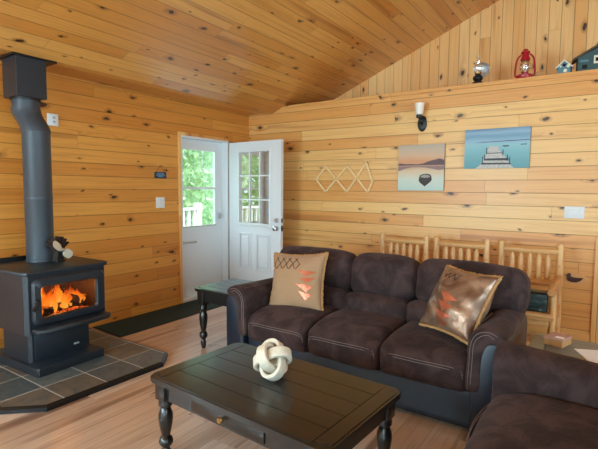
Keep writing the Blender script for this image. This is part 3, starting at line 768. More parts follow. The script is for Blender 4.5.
def make_sofa(name, label, cat, loc, rz, W, ns, aw=.20, depth=.94, stitch=True, zdrop=.03):
    """local: x 0..W, front at y=0, back at y=depth"""
    t = thing(name, label, cat, loc, rz)
    x0, x1 = aw, W - aw; cw = (x1 - x0) / ns
    m = MB(); m.soft((W / 2, .44, .145), (W - .06, .82, .235), .025, (0, 0.0, 0), 12, .003, 5); m.build('base', 'leather', t)
    m = MB(); m.soft((W / 2, depth - .09, .36), (W - .05, .16, .68), .05, (0, .02, 0), 12); m.build('back_shell', 'leather', t)
    for fx in (.1, W - .1):
        for fy in (.1, depth - .12): MB().lathe([(.022, 0), (.028, .03)], (fx, fy, 0), 12).build('foot', 'iron', t)
    for k in range(ns):
        a, b = x0 + cw * k, x0 + cw * (k + 1); cx = (a + b) / 2
        def warp(q, w): # front lip rolls down, crown rises
            f = max(0.0, -w[1])
            return V((q.x, q.y - .012 * f, q.z - .055 * f ** 3 * max(0, w[2])))
        sc = MB().soft((cx, .30, .365), (cw - .006, .62, .235), .05, (.0, .02, .025), 18, .005, 5, seed=k * 3.1 + W, warp=warp).build('seat_cushion', 'suede', t)
        m = MB()
        for dz in (0, -.016): m.tube(smooth_path([(a + .03, -.012, .33 + dz), (a + .05, -.026, .395 + dz), (cx, -.048, .408 + dz), (b - .05, -.026, .395 + dz), (b - .03, -.012, .33 + dz)]), .0017, 5)
        m.build('stitching', 'stitch', sc)
        # backrest: the end ones reach over the arms
        ba, bb = (a - aw + .0 if k == 0 else a), (b + aw - .0 if k == ns - 1 else b)
        bx = (ba + bb) / 2
        ti = M.Translation((0, .60, .42)) @ M.Rotation(R(-13), 4, 'X') @ M.Translation((0, -.60, -.42))
        up = MB().soft((bx, .665, .745), (bb - ba - .008, .27, .335), .09, (.012, .045, .02), 18, .011, 5, ti, seed=k * 5 + 1 + W)
        up.build('head_cushion', 'suede', t)
        lo = MB().soft(((a + b) / 2, .60, .50), (cw + (.06 if k in (0, ns - 1) else -.008), .25, .20), .07, (.01, .045, 0), 18, .012, 5, ti, seed=k * 4 + 2 + W)
        lo.build('lumbar_cushion', 'suede', t)
    for s_ in (0, 1):
        X = (lambda x: x) if s_ == 0 else (lambda x: W - x)
        prof = closed_smooth([(X(.212), .30), (X(.208), .45), (X(.205), .57), (X(.17), .64), (X(.10), .664), (X(.035), .65), (X(.006), .615), (X(.022), .58), (X(.085), .562), (X(.112), .50), (X(.118), .40), (X(.125), .30), (X(.165), .275)])
        ys = [-.035, -.033, -.025, -.01, .01, .05, .2, .4, .6, .74, .78]; ins = [.022, .014, .007, .002, 0, 0, 0, 0, 0, .01, .03]
        m = MB(); profile_loft(m, prof, ys, ins, zdrop); am = m.build('arm_pad', 'suede', t, auto=0)
        m = MB()
        for d in ((.0, .016) if stitch else ()):
            q = [(X(.196 - d), -.033, .30), (X(.190 - d), -.036, .45), (X(.184 - d), -.036, .56), (X(.155 - d * .7), -.036, .622 - d), (X(.10), -.036, .645 - d), (X(.05 + d), -.034, .63 - d), (X(.03 + d), -.03, .612 - d * .5)]
            m.tube(smooth_path(q), .0017, 5)
        if stitch:
            m.tube(smooth_path([(X(.17), .0, .651), (X(.165), .2, .645), (X(.165), .45, .636)]), .0017, 5); m.build('stitching', 'stitch', am)
        sh = closed_smooth([(X(.13), .02), (X(.185), .03), (X(.185), .30), (X(.18), .48), (X(.15), .57), (X(.09), .582), (X(.03), .58), (X(.004), .53), (X(.002), .40), (X(.004), .2), (X(.015), .03)])
        m = MB(); profile_loft(m, sh, [-.03, -.026, -.012, .01, .4, .8, .86, .885], [.012, .005, .001, 0, 0, 0, .01, .04]); m.build('arm_shell', 'leather', t, auto=0)
    return t
make_sofa('sofa', 'long brown suede three seat sofa with dark leather base facing the coffee table', 'sofa', (1.80, -2.375, 0.0), 0, 2.05, 3)
make_sofa('loveseat', 'matching brown suede seat in the near right corner cut off by the frame', 'loveseat', (3.865, -2.475, 0.0), -90, 1.62, 2, stitch=False, zdrop=.06)

# ------------------------------------------------------------------ throw pillows
def pillow_pt(u, v, s, th, side):
    px = s / 2 * u * (1 - .10 * (1 - v * v)); py = s / 2 * v * (1 - .10 * (1 - u * u))
    z = side * th / 2 * (max(0, (1 - u ** 2) * (1 - v ** 2))) ** .42
    return V((px, py, z))
def pillow(name, label, mat, s, th, mtx, marks, fr, amp=.006, seed=0, mcol='copper'):
    t = thing(name, label, 'pillow'); t.matrix_world = mtx
    def pt(u, v, side, off=0):
        p = pillow_pt(u, v, s, th, side); w = (1 - u * u) * (1 - v * v)
        p += NZ.noise_vector(V((p.x * 9 + seed, p.y * 9, side))) * amp * 2 * min(1, w * 3)
        p.z += side * off; return p
    m = MB(); N = 28
    for side in (1, -1):
        g = [[m.b.verts.new(pt(-1 + 2 * i / N, -1 + 2 * j / N, side)) for j in range(N + 1)] for i in range(N + 1)]
        for i in range(N):
            for j in range(N): m.b.faces.new((g[i][j], g[i + 1][j], g[i + 1][j + 1], g[i][j + 1]))
    bmesh.ops.remove_doubles(m.b, verts=m.b.verts, dist=1e-5)
    cv = m.build('cover', mat, t, auto=0)
    m = MB(); rnd = random.Random(seed + 5)
    per = []
    for a in range(4):
        for i in range(70):
            q = -1 + 2 * i / 70; per.append([(q, -1), (1, q), (-q, 1), (-1, -q)][a])
    rA = []; 
    for (u, v) in per:
        b = pillow_pt(u, v, s, th, 1); o = V((u, v, 0)); o = V((o.x if abs(u) > .97 else 0, o.y if abs(v) > .97 else 0, 0)).normalized()
        l = fr * rnd.uniform(.75, 1.2); zz = rnd.uniform(-.004, .004)
        rA.append([b - o * .006 + V((0, 0, .007)), b + o * l * .6 + V((0, 0, .006 + zz)), b + o * l + V((0, 0, zz)), b + o * l * .6 + V((0, 0, -.006 + zz)), b - o * .006 + V((0, 0, -.007))])
    rA.append([V(x) for x in rA[0]])
    m.ring_loft(rA, close=False, cap=False); m.build('fringe', 'fringe', t, auto=0)
    for kind, data in marks:
        m = MB()
        if kind == 'tri':
            for tri in data:
                A, B, C = [V((q[0], q[1], 0)) for q in tri]; K = 8; idx = {}
                for i in range(K + 1):
                    for j in range(K + 1 - i):
                        q = A + (B - A) * (i / K) + (C - A) * (j / K); idx[i, j] = m.b.verts.new(pt(q.x, q.y, 1, .0035))
                for i in range(K):
                    for j in range(K - i):
                        m.b.faces.new((idx[i, j], idx[i + 1, j], idx[i, j + 1]))
                        if i + j < K - 1: m.b.faces.new((idx[i + 1, j], idx[i + 1, j + 1], idx[i, j + 1]))
            m.build('applique', mcol, cv, auto=0)
        else:
            for ln in data:
                P = []
                for a, b in zip(ln, ln[1:]):
                    for k in range(6): P.append(pt(a[0] + (b[0] - a[0]) * k / 6, a[1] + (b[1] - a[1]) * k / 6, 1, .002))
                P.append(pt(*ln[-1], 1, .002)); m.tube(P, .0028, 5)
            m.build('embroidery', 'thread_dark', cv, auto=0)
    return t
def frame(center, xdir, ydir):
    x = V(xdir).normalized(); y = V(ydir); y = (y - x * y.dot(x)).normalized(); z = x.cross(y)
    mt = M((x, y, z)).transposed().to_4x4(); mt.translation = V(center); return mt
zig = []
for k in range(4):
    a = -.82 + .26 * k
    zig.append([(a, .80), (a + .13, .86), (a + .26, .70), (a + .13, .42), (a, .80)] if 0 else [(a + .0, .84), (a + .20, .62), (a + .06, .40)])
    zig.append([(a + .02, .40 + .02), (a - .08 + .02, .62), (a + .10, .84)])
lm = [('line', zig), ('tri', [[(.12, .40), (.84, .30), (.46, .14)], [(.22, .10), (.84, .08), (.52, -.12)], [(.10, -.12), (.80, -.20), (.53, -.40)], [(.22, -.40), (.76, -.46), (.50, -.68)]])]
pillow('throw_pillow', 'tan linen throw pillow with dark zigzag stitching and copper triangles against the left arm', 'linen', .475, .19,
       frame((2.235, -2.03, .675), (.5, .085, .035), (-.05, .15, .41)), lm, .012, .004, 1)
rm = [('tri', [[(-.18, .10), (.50, -.06), (.12, -.28)], [(-.26, -.18), (.48, -.30), (.08, -.52)], [(-.28, -.46), (.44, -.58), (.04, -.78)], [(-.22, -.74), (.34, -.82), (.10, -.95)]]), ('line', [[(-.6, .70), (-.5, .52), (-.4, .74), (-.3, .54), (-.2, .76), (-.1, .56), (0.0, .78)]])]
pillow('throw_pillow', 'shiny brown satin throw pillow with copper triangles tilted in the right corner', 'silk', .44, .23,
       frame((3.515, -2.115, .718), (.38, -.23, .0), (.16, .17, .39)), rm, .014, .010, 9)

# ------------------------------------------------------------------ tables
def turned_leg(m, x, y, h, w=.034, top=.12, s=1.0):
    m.box((x - w, y - w, h - top), (x + w, y + w, h), .003)
    z1 = h - top; k = z1 / .31
    P = [(.013, 0), (.02, .02), (.023, .045), (.016, .062), (.019, .068), (.031, .082), (.034, .095), (.029, .112), (.018, .122), (.022, .135), (.029, .17), (.034, .21), (.033, .235), (.024, .262), (.02, .268), (.032, .278), (.033, .295), (.03, .31)]
    m.lathe([(r * s, z * k) for r, z in P], (x, y, 0), 20)
    return m
def rounded(x0, x1, y0, y1, r, k=6):
    return rrect(x0, x1, y0, y1, r, k)
def plank_table(name, label, loc, rz, L, D, H, board_axis, drawer=True, topmat='black_wood', nb=5):
    t = thing(name, label, 'table', loc, rz)
    m = MB(); m.prism(rounded(-L / 2, L / 2, -D / 2, D / 2, .045), H - .03, H - .0035, 'Z', .006)
    fr = .085; g = .0022; ix, iy = L / 2 - fr, D / 2 - .004
    # raised boards: two end boards, long boards between
    e = .012
    m.box((-L / 2 + e + .03, -D / 2 + .035, H - .006), (-ix - g, D / 2 - .035, H)); m.box((ix + g, -D / 2 + .035, H - .006), (L / 2 - e - .03, D / 2 - .035, H))
    m.box((-L / 2 + e, -D / 2 + .05, H - .006), (-L / 2 + e + .03, D / 2 - .05, H)); m.box((L / 2 - e - .03, -D / 2 + .05, H - .006), (L / 2 - e, D / 2 - .05, H))
    bw = (D - 2 * e) / nb
    for i in range(nb):
        y = -D / 2 + e + bw * i; m.box((-ix + g, y + g, H - .006), (ix - g, y + bw - g, H))
    m.build('tabletop', topmat, t, smooth=False)
    ax, ay = L / 2 - .045, D / 2 - .045
    for sx, sy in ((1, 1), (1, -1), (-1, 1), (-1, -1)):
        turned_leg(MB(), sx * (ax - .02), sy * (ay - .02), H - .03, .037, .125 if H > .5 else .10, 1.1).build('leg', 'black_wood', t)
    m = MB(); a0, a1 = H - .125, H - .03
    m.box((-ax + .02, -ay, a0), (ax - .02, -ay + .02, a1)); m.box((-ax + .02, ay - .02, a0), (ax - .02, ay, a1)); m.box((-ax, -ay + .02, a0), (-ax + .02, ay - .02, a1)); m.box((ax - .02, -ay + .02, a0), (ax, ay - .02, a1))
    m.build('apron', 'black_wood', t, smooth=False)
    if drawer:
        dw = .235; d = MB().box((-dw - .02, -ay - .008, a0 + .012), (dw - .02, -ay + .004, a1 - .012), .004).build('drawer', 'black_wood', t)
        MB().lathe([(0, -.03), (.011, -.029), (.015, -.022), (.012, -.014), (.006, -.008), (.009, 0)], (-.03, -ay - .008, (a0 + a1) / 2), 16, 'Y').build('knob', 'brass', d)
    return t
plank_table('coffee_table', 'low black plank top coffee table with turned legs and one brass knobbed drawer', (2.913, -3.262, 0), -3.3, 1.115, .665, .46, 'X')
plank_table('end_table', 'black end table with turned legs beside the sofa left arm near the doorway', (1.538, -2.01, 0), 0, .50, .54, .55, 'X', False, 'black_wood', 5)
plank_table('end_table', 'dark end table with a reflection-grey top in the corner between sofa and near seat', (4.30, -2.14, 0), 0, .74, .44, .55, 'X', False, 'top_sheen', 5)

# knot
kn = thing('wood_knot', 'whitewashed carved wooden knot of interlocking rings on the coffee table', 'ornament', (2.885, -3.215, 0.46))
def stadium(L, Wd, n=14):
    r = Wd / 2; h = L / 2 - r; P = []
    for i in range(n + 1): a = -pi / 2 + pi * i / n; P.append((h + r * cos(a), r * sin(a)))
    for i in range(n + 1): a = pi / 2 + pi * i / n; P.append((-h + r * cos(a), r * sin(a)))
    return P
def basis(t, roll):
    t = V(t).normalized(); r = V((0, 0, 1)).cross(t).normalized(); u = t.cross(r)
    return M((r * cos(roll) + u * sin(roll), u * cos(roll) - r * sin(roll), t)).transposed()
rot = (basis((.56, -.73, .38), 0) @ basis((.42, .50, .76), R(-62)).transposed()).to_4x4()
mtx0 = [M.Identity(4), M(((0, 0, 1, 0), (1, 0, 0, 0), (0, 1, 0, 0), (0, 0, 0, 1))), M(((0, 1, 0, 0), (0, 0, 1, 0), (1, 0, 0, 0), (0, 0, 0, 1)))]
ms = []
for q in mtx0:
    m = MB(); o_ = stadium(.212, .132); i_ = stadium(.172, .092); hw = .026
    rings = []
    for pts, z in ((o_, -hw), (o_, hw), (i_, hw), (i_, -hw), (o_, -hw)): rings.append([rot @ q @ V((x, y, z)) for x, y in pts])
    m.ring_loft(rings, cap=False); bmesh.ops.remove_doubles(m.b, verts=m.b.verts, dist=1e-5)
    bmesh.ops.bevel(m.b, geom=[e for e in m.b.edges if len(e.link_faces) == 2 and e.calc_face_angle() > 1.2], offset=.004, segments=2, affect='EDGES', profile=.5)
    ms.append(m)
zmin = min(v.co.z for m in ms for v in m.b.verts)
for m in ms:
    bmesh.ops.translate(m.b, verts=m.b.verts, vec=(0, 0, -zmin)); m.build('ring', 'carved', kn)

# ------------------------------------------------------------------ log chairs behind the sofa
def log(m, p, q, r, n=12, ends=True, taper=1.0, j=.06):
    p, q = V(p), V(q); K = 7; L = (q - p).length; e = min(.25 * r / L * 2, .1)
    ts = [0, e] + [e + (1 - 2 * e) * k / K for k in range(1, K)] + [1 - e, 1]
    rs = [r * .8] + [r * (1 + j * sin(k * 2.3 + p.x * 9)) * (1 + (taper - 1) * k / K) for k in range(K + 1)] + [r * .8 * taper]
    return m.tube([p.lerp(q, t) for t in ts], rs, n)
def make_chair(label, loc, rz):
    t = thing('log_chair', label, 'chair', loc, rz, 'log chairs along the back wall')
    w, H = .245, .945
    for s_ in (-1, 1):
        log(MB(), (s_ * w, .0, 0), (s_ * w, .03, H), .031).build('post', 'log', t)
        log(MB(), (s_ * w, -.50, 0), (s_ * w, -.50, .585), .027).build('front_leg', 'log', t)
        log(MB(), (s_ * w - .008, -.60, .615), (s_ * w, .01, .635), .034).build('arm', 'log_y', t)
        MB().box((s_ * w - .02, -.50, .32), (s_ * w + .02, 0, .39), .006).build('side_rail', 'log_y', t)
        log(MB(), (s_ * w, -.52, .17), (s_ * w, .005, .18), .022).build('stretcher', 'log_y', t)
    log(MB(), (-w, .028, .87), (w, .028, .87), .030).build('top_rail', 'log_x', t)
    log(MB(), (-w, .015, .585), (w, .015, .585), .028).build('lower_rail', 'log_x', t)
    for k in range(5):
        x = -w + .095 + (2 * w - .19) * k / 4; m = MB()
        m.tube([(x, .015, .59), (x, .016, .64), (x, .022, .80), (x, .025, .858)], [.008, .026, .026, .008], 10); m.build('slat', 'log', t)
    MB().box((-w + .02, -.555, .32), (w - .02, -.525, .39), .006).build('front_rail', 'log_x', t)
    MB().box((-w - .015, -.57, .375), (w + .015, -.04, .425), .008).build('seat', 'log_x', t)
    log(MB(), (-w, -.52, .15), (w, -.52, .15), .022).build('stretcher', 'log_x', t)
    return t
ch = make_chair('peeled log chair standing leftmost behind the sofa, only its back showing', (2.475, -.36, 0), 0)
for lb, x in (('peeled log chair in the middle of the three behind the sofa', 3.075), ('peeled log chair right of the sofa end with a printed cushion on its seat', 3.70)):
    c = copy_tree(ch); c.location = (x, -.36, 0); c['label'] = lb
cu = thing('seat_cushion_box', 'dark glossy box cushion printed with a lake photo on the right log chair', 'cushion', (3.70, -.80, 0.4255))
MB().soft((0, 0, .082), (.42, .13, .165), .02, (0, .01, .005), 8).build('body', 'seat_print', cu)
m = MB()
for z in (.006, .158): m.tube([(-.20, -.068, z), (.19, -.068, z), (.195, .0, z), (.19, .066, z), (-.19, .066, z), (-.195, 0, z)], .004, 6, closed=True)
m.build('piping', 'rubber', cu)

# things on the corner table
bx = thing('card_box', 'small brown box with a pinkish lid and white label on the corner table', 'box', (4.065, -2.08, 0.5502), -18); bx.scale = (.82, .82, .85)
MB().box((-.06, -.075, 0), (.06, .075, .045), .002).build('tray', 'card', bx, smooth=False)
MB().box((-.062, -.077, .045), (.062, .077, .056), .002).build('lid', 'card_pink', bx, smooth=False)
MB().box((.0, -.05, .056), (.05, -.01, .0566)).build('label_patch', 'paper', bx, smooth=False)
m = MB()
m.box((-.11, -.15, 0), (.11, .15, .004), 0, M.Translation((4.33, -2.17, 0.5502)) @ M.Rotation(R(-68), 4, 'Z'))
tag(m.build('paper_sheet', 'paper', smooth=False), 'white paper sheets lying beside the small box on the corner table', 'paper')

# ------------------------------------------------------------------ on the back wall
sw = thing('light_switch', 'white triple light switch plate on the back wall at the right', 'light switch', (4.02, 0, 1.222))
MB().box((-.082, -.007, -.057), (.082, -.0005, .057), .003).build('plate', 'white_plastic', sw)
for k in (-1, 0, 1): MB().box((k * .046 - .016, -.011, -.032), (k * .046 + .016, -.007, .032), .002).build('rocker', 'white_paint', sw)

pg = thing('hanging_peg_rack', 'folding wooden accordion peg rack hung empty on the back wall', 'rack', (1.15, -0.004, 1.552))
def slat(p, q, layer):
    m = MB(); p, q = V(p), V(q); d = (q - p); L = d.length; a = math.atan2(d.y, d.x); y = -.009 - .011 * layer
    mt = M.Translation((p.x, y, p.y)) @ M.Rotation(-a, 4, 'Y'); m.box((-.012, -.006, -.013), (L + .012, .005, .013), .002, mt); m.build('slat', 'dowel', pg, smooth=False)
Q = lambda p: (p[0] * .875, p[1] * .97)
for p, q, l in (((0, 0), (.165, .165), 0), ((0, 0), (.165, -.165), 1), ((.165, .165), (.515, -.165), 1), ((.165, -.165), (.515, .165), 0), ((.515, .165), (.84, -.165), 1), ((.515, -.165), (.81, .20), 0), ((.81, .20), (.905, -.03), 1), ((.84, -.165), (.905, -.03), 0)):
    slat(Q(p), Q(q), l)
for p in ((0, 0), (.165, .165), (.165, -.165), (.34, 0), (.515, .165), (.515, -.165), (.675, .0), (.82, .20), (.84, -.165), (.905, -.03)):
    x, z = Q(p)
    MB().lathe([(0, -.055), (.008, -.054), (.009, -.045), (.006, -.038), (.006, .002)], (x, 0, z), 10, 'Y').build('peg', 'dowel', pg)

def canvas(label, mat, x, z, w, h, parts):
    t = thing('picture_canvas', label, 'picture', (x, -0.001, z))
    MB().box((0, -.026, 0), (w, 0, h), .002).build('stretched_canvas', 'canvas_edge', t, smooth=False)
    f = MB().box((.001, -.0268, .001), (w - .001, -.0258, h - .001)).build('print', mat, t, smooth=False)
    for i, (nm, mt, poly) in enumerate(parts):
        y = -.0268 - .0003 * (i + 1)
        MB().prism([(a * w, b * h) for a, b in poly], y, -.0266, 'Y').build(nm, mt, f, smooth=False)
    return t
hill = [(.003, .545), (.25, .55), (.5, .55), (.75, .55), (.997, .55), (.997, .655), (.9, .69), (.8, .665), (.68, .64), (.55, .59), (.42, .575), (.3, .585), (.15, .585), (.05, .60), (.003, .595)]
hr2 = [(.003, .53), (.25, .535), (.6, .535), (.997, .535), (.997, .455), (.88, .44), (.75, .47), (.6, .5), (.45, .51), (.3, .51), (.15, .48), (.05, .44), (.003, .43)]
boat = [(.48, .30), (.5, .34), (.56, .36), (.66, .365), (.72, .345), (.74, .30), (.75, .235), (.72, .19), (.66, .14), (.60, .09), (.55, .13), (.49, .18), (.465, .22)]
bin_ = [(.50, .295), (.53, .335), (.6, .345), (.68, .335), (.715, .30), (.66, .28), (.58, .275)]
canvas('square canvas print of a small boat on a calm lake at sunset', 'sunset', 2.265, 1.415, .525, .512, [('hills', 'hill', hill), ('hill_reflection', 'hill_pale', hr2), ('boat', 'boat', boat), ('boat_bench', 'boat_in', bin_)])
dk = [(.18, .0), (.25, .08), (.32, .26), (.36, .44), (.40, .56), (.52, .56), (.56, .44), (.63, .30), (.70, .17), (.74, .06), (.78, .0)]
d1p = [(.325, .20), (.34, .25), (.69, .25), (.70, .19)]; d2p = [(.27, .10), (.28, .14), (.72, .13), (.74, .09)]; d3p = [(.365, .37), (.37, .39), (.60, .39), (.605, .37)]
po = [[(a, b), (a, b + hh), (a + .014, b + hh), (a + .014, b)] for a, b, hh in ((.29, .12, .18), (.705, .10, .18), (.35, .36, .16), (.60, .32, .14), (.32, .2, .15), (.67, .18, .15))]
shore = [(.15, .655), (.3, .672), (.5, .675), (.7, .685), (.997, .69), (.997, .675), (.7, .665), (.4, .658)]
isl = [(.59, .545), (.6, .565), (.69, .565), (.70, .54), (.64, .53)]; isl2 = [(.86, .565), (.87, .585), (.95, .585), (.955, .565)]
canvas('wide blue canvas print of a pale wooden dock leading into a misty lake', 'lake', 2.998, 1.65, .622, .405, [('shore', 'dock_d', shore), ('dock', 'dock', dk), ('dock_shadow', 'dock_d', d1p), ('dock_shadow', 'dock_d', d2p), ('dock_shadow', 'dock_d', d3p), ('islet', 'dock_d', isl), ('islet', 'dock_d', isl2)] + [('dock_post', 'dock_d', q) for q in po])

sn = thing('wall_sconce', 'black wall sconce with a frosted glass shade above the sunset picture', 'sconce', (2.525, 0, 2.16))
m = MB(); rings = []
for y, k in ((-.0005, 1.0), (-.012, 1.0), (-.02, .86), (-.022, .5)): rings.append([V((.052 * k * cos(2 * pi * i / 28), y, .088 * k * sin(2 * pi * i / 28))) for i in range(28)])
m.ring_loft(rings); m.build('back_plate', 'iron', sn)
MB().tube(smooth_path([(0, -.02, .01), (0, -.07, -.015), (0, -.105, .01), (0, -.11, .05)]), .009, 10).build('arm', 'iron', sn)
MB().lathe([(.012, .045), (.030, .05), (.034, .062), (.034, .08), (.026, .084)], (0, -.11, 0), 20).build('holder', 'iron', sn)
MB().lathe([(.026, .08), (.038, .085), (.045, .12), (.05, .17), (.055, .205), (.052, .205), (.046, .17), (.041, .12), (.034, .09)], (0, -.11, 0), 24, cap=False).build('shade', 'frosted', sn)

du = thing('hanging_duck_ornament', 'small dark brown wooden duck silhouette on the back wall right of the chairs', 'ornament', (4.05, 0, .592))
oval = [(.012 + .105 * cos(2 * pi * k / 28), -.008 + .058 * sin(2 * pi * k / 28)) for k in range(28)]
MB().prism(oval, -.004, -.0005, 'Y', .001).build('oval_plaque', 'duck_ring', du)
dp = [(-.072, .022), (-.06, .03), (-.058, .042), (-.045, .05), (-.03, .044), (-.026, .03), (-.034, .016), (-.01, .008), (.03, .01), (.075, .014), (.055, -.014), (.025, -.032), (-.02, -.036), (-.05, -.024), (-.06, -.004), (-.054, .014)]
MB().prism(dp, -.016, -.004, 'Y', .003).build('duck', 'duck', du)

# ------------------------------------------------------------------ on the ledge
LZ = 2.5325
ol = thing('oil_lamp', 'clear glass oil lamp with a round silver reflector on the ledge', 'oil lamp', (3.085, .055, LZ))
MB().lathe([(.055, 0), (.058, .01), (.05, .022), (.03, .032), (.045, .045), (.052, .065), (.044, .085), (.024, .095), (.024, .11)], (0, 0, 0), 24).build('font', 'iron', ol)
MB().lathe([(.03, .11), (.034, .125), (.05, .155), (.052, .175), (.038, .20), (.026, .225), (.023, .30), (.021, .30), (.024, .222), (.036, .197), (.049, .173), (.047, .155), (.03, .125)], (0, 0, 0), 24, cap=False).build('chimney', 'lamp_glass', ol)
MB().lathe([(.03, .105), (.034, .11), (.034, .122), (.02, .13)], (0, 0, 0), 20).build('burner', 'brass', ol)
m = MB(); rings = []
for r_, d in ((.002, .03), (.03, .027), (.06, .015), (.078, 0), (.08, -.002), (.078, .004), (.06, .02), (.03, .032), (.002, .035)):
    rings.append([V((.025 + r_ * cos(2 * pi * k / 28), .055 + d, .155 + r_ * sin(2 * pi * k / 28))) for k in range(28)])
m.ring_loft(rings); m.build('reflector', 'chrome', ol)

ln = thing('lantern', 'red metal hurricane lantern with a glass globe on the ledge', 'lantern', (3.53, .05, LZ))
MB().lathe([(.075, 0), (.08, .008), (.08, .03), (.06, .042), (.03, .05), (.034, .062)], (0, 0, 0), 24).build('tank', 'red', ln)
MB().lathe([(.032, .06), (.05, .09), (.054, .12), (.046, .155), (.036, .175), (.034, .175), (.044, .155), (.051, .12), (.047, .09), (.03, .062)], (0, 0, 0), 24, cap=False).build('globe', 'lamp_glass', ln)
MB().lathe([(.04, .175), (.044, .18), (.04, .205), (.032, .215), (.03, .24), (.042, .246), (.042, .26), (.028, .268), (.02, .285), (.0, .287)], (0, 0, 0), 24).build('hood', 'red', ln)
for s_ in (-1, 1): MB().tube(smooth_path([(s_ * .07, 0, .025), (s_ * .088, 0, .045), (s_ * .086, 0, .12), (s_ * .074, 0, .19), (s_ * .052, 0, .225), (s_ * .035, 0, .232)]), .009, 8).build('side_tube', 'red', ln)
MB().tube([(0, 0, .06), (0, 0, .115)], [.012, .006], 8).build('wick', 'cream', ln)
m = MB()
for a in (0, 1): m.tube([(.05 * (1 if a else -1), -.0, .09), (0, -.054, .115), (.05 * (-1 if a else 1), 0, .14)], .002, 5)
m.build('guard_wire', 'iron', ln)
tw = MB()
rnd = random.Random(4)
for k in range(9):
    a = rnd.uniform(0, pi); l = rnd.uniform(.03, .075)
    tw.tube([(3.61, .02, LZ + .004), (3.61 + cos(a) * l * .5, .02, LZ + .008 + sin(a) * l * .6), (3.61 + cos(a) * l, .015, LZ + .004 + sin(a) * l)], [.004, .0025, .001], 5)
tag(tw.build('dried_sprig', 'twig'), 'little dried sprig on the ledge at the foot of the red lantern', 'sprig')

bh = thing('birdhouse', 'tiny blue birdhouse with white trim between lantern and larger house on the ledge', 'birdhouse', (3.875, .04, LZ), -4)
MB().prism([(-.052, 0), (.052, 0), (.052, .062), (0, .112), (-.052, .062)], -.04, .04, 'Y').build('box', 'blue_house', bh, smooth=False)
m = MB()
for s_ in (-1, 1):
    m.prism([(0, .112), (0, .124), (s_ * .072, .055), (s_ * .066, .047)], -.05, .05, 'Y')
m.build('roof', 'cream', bh, smooth=False)
MB().lathe([(.0, -.042), (.014, -.042), (.014, -.039)], (0, 0, .075), 16, 'Y').build('entry_hole', 'hole', bh)
for x, z, r_ in ((.034, .062, .014), (.01, .022, .015), (-.03, .065, .008)): MB().lathe([(.0, -.046), (r_, -.045), (r_ * 1.1, -.039)], (x, 0, z), 14, 'Y').build('flower', 'cream', bh)

hs = thing('house_ornament', 'larger dark green model house with pitched roof at the right end of the ledge', 'model house', (4.075, .085, LZ), 8)
MB().prism([(-.105, 0), (.14, 0), (.14, .19), (.08, .215), (-.105, .125)], -.07, .09, 'Y').build('walls', 'green_house', hs, smooth=False)
m = MB(); m.prism([(-.15, .098), (-.145, .118), (.06, .235), (.06, .215)], -.095, .11, 'Y'); m.prism([(.05, .205), (.05, .24), (.18, .235), (.18, .205)], -.085, .10, 'Y'); m.build('roof', 'roof_brown', hs, smooth=False)
m = MB(); m.tube([(.055, .0, .225), (.055, .0, .262)], [.012, .004], 8); m.tube([(.1, .0, .23), (.1, 0, .256)], [.01, .004], 8); m.build('chimney', 'roof_brown', hs)
for x, z, w_, h_ in ((.045, .095, .026, .036), (.115, .085, .024, .036)):
    f = MB().box((x - w_, -.078, z - h_), (x + w_, -.0695, z + h_), .002).build('window_frame', 'olive_trim' if x > .1 else 'cream', hs, smooth=False)
    MB().box((x - w_ * .5, -.080, z - h_ * .5), (x + w_ * .5, -.0775, z + h_ * .4)).build('window_opening', 'hole', f, smooth=False)
for x in (.075, .105): MB().box((x - .008, -.074, .165), (x + .008, -.0695, .19)).build('attic_window', 'olive_trim', hs, smooth=False)
m = MB(); m.box((-.09, -.074, .08), (-.02, -.0695, .10)); m.build('flower_box', 'blue_house', hs, smooth=False)
m = MB(); m.box((-.07, -.074, .02), (-.03, -.0695, .055)); m.build('side_door', 'hole', hs, smooth=False)

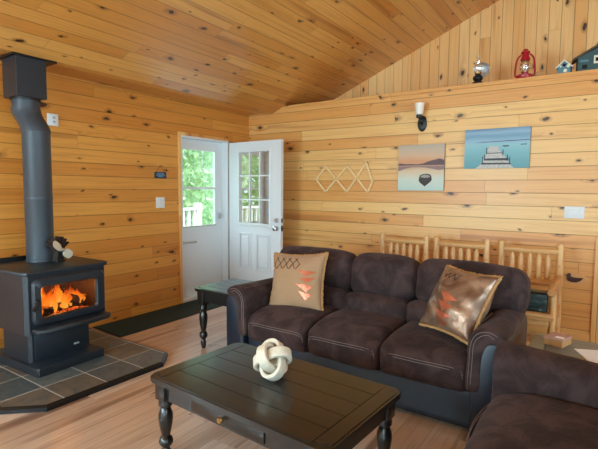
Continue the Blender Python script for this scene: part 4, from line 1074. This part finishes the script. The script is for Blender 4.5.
# ------------------------------------------------------------------ light
def area(name, loc, rot, sx, sy, power, col):
    l = bpy.data.lights.new(name, 'AREA'); l.shape = 'RECTANGLE'; l.size = sx; l.size_y = sy; l.energy = power; l.color = col
    o = bpy.data.objects.new(name, l); COL.objects.link(o); o.location = loc; o.rotation_euler = rot; return o
DAY = (0.58, 0.855, 1.0)
for (u0, u1, z0, z1), p in zip(WR, (105, 135)):
    area('daylight', (XR + .3, (u0 + u1) / 2, (z0 + z1) / 2), (0, R(90), 0), z1 - z0, u1 - u0, p, DAY)
for (u0, u1, z0, z1), p in zip(WF, (260, 120)):
    area('daylight', ((u0 + u1) / 2, YF - .3, (z0 + z1) / 2), (R(90), 0, 0), u1 - u0, z1 - z0, p, DAY)
area('daylight', (-.45, -6.1, 1.5), (0, R(-90), 0), 1.3, 1.75, 110, DAY)
area('daylight', (-1.6, -0.85, 3.0), (0, R(-58), 0), 2.4, 2.2, 160, DAY)
fl = bpy.data.lights.new('fire glow', 'POINT'); fl.energy = 3.5; fl.color = (1, .42, .1); fl.shadow_soft_size = .06
fo = bpy.data.objects.new('fire glow', fl); COL.objects.link(fo); fo.location = in_stove(.12, .02, .60)
sl = bpy.data.lights.new('sun', 'SUN'); sl.energy = 6.0; sl.angle = R(3); so = bpy.data.objects.new('sun', sl); COL.objects.link(so); so.rotation_euler = (0, R(28), R(-25))
w = bpy.data.worlds.new('sky'); SC.world = w; w.use_nodes = True
bg = w.node_tree.nodes['Background']; bg.inputs[0].default_value = (.64, .89, 1, 1); bg.inputs[1].default_value = 2.4

# ------------------------------------------------------------------ camera
cam = bpy.data.cameras.new('camera'); co = bpy.data.objects.new('camera', cam); COL.objects.link(co)
cam.sensor_fit = 'HORIZONTAL'; cam.sensor_width = 36.0; cam.lens = 450.0 / 598.0 * 36.0; cam.clip_start = .05
yaw, pitch, roll = R(33.969), R(4.5036), R(0.506)
fwd = V((-sin(yaw) * cos(pitch), cos(yaw) * cos(pitch), -sin(pitch))); right = V((cos(yaw), sin(yaw), 0)); up = right.cross(fwd)
r2 = right * cos(roll) + up * sin(roll); u2 = -right * sin(roll) + up * cos(roll)
mt = M((r2, u2, -fwd)).transposed().to_4x4(); mt.translation = V((4.2387, -4.99272, 1.42))
co.matrix_world = mt
SC.camera = co
vs = SC.view_settings
SC.display_settings.display_device = 'sRGB'
vs.view_transform = 'Standard'; vs.look = 'None'; vs.exposure = 0.0; vs.gamma = 1.0; vs.use_curve_mapping = False
cy = SC.cycles
cy.use_denoising = True
cy.max_bounces = 8; cy.diffuse_bounces = 5; cy.glossy_bounces = 4; cy.transparent_max_bounces = 16
cy.sample_clamp_indirect = 6.0; cy.caustics_reflective = False; cy.caustics_refractive = False
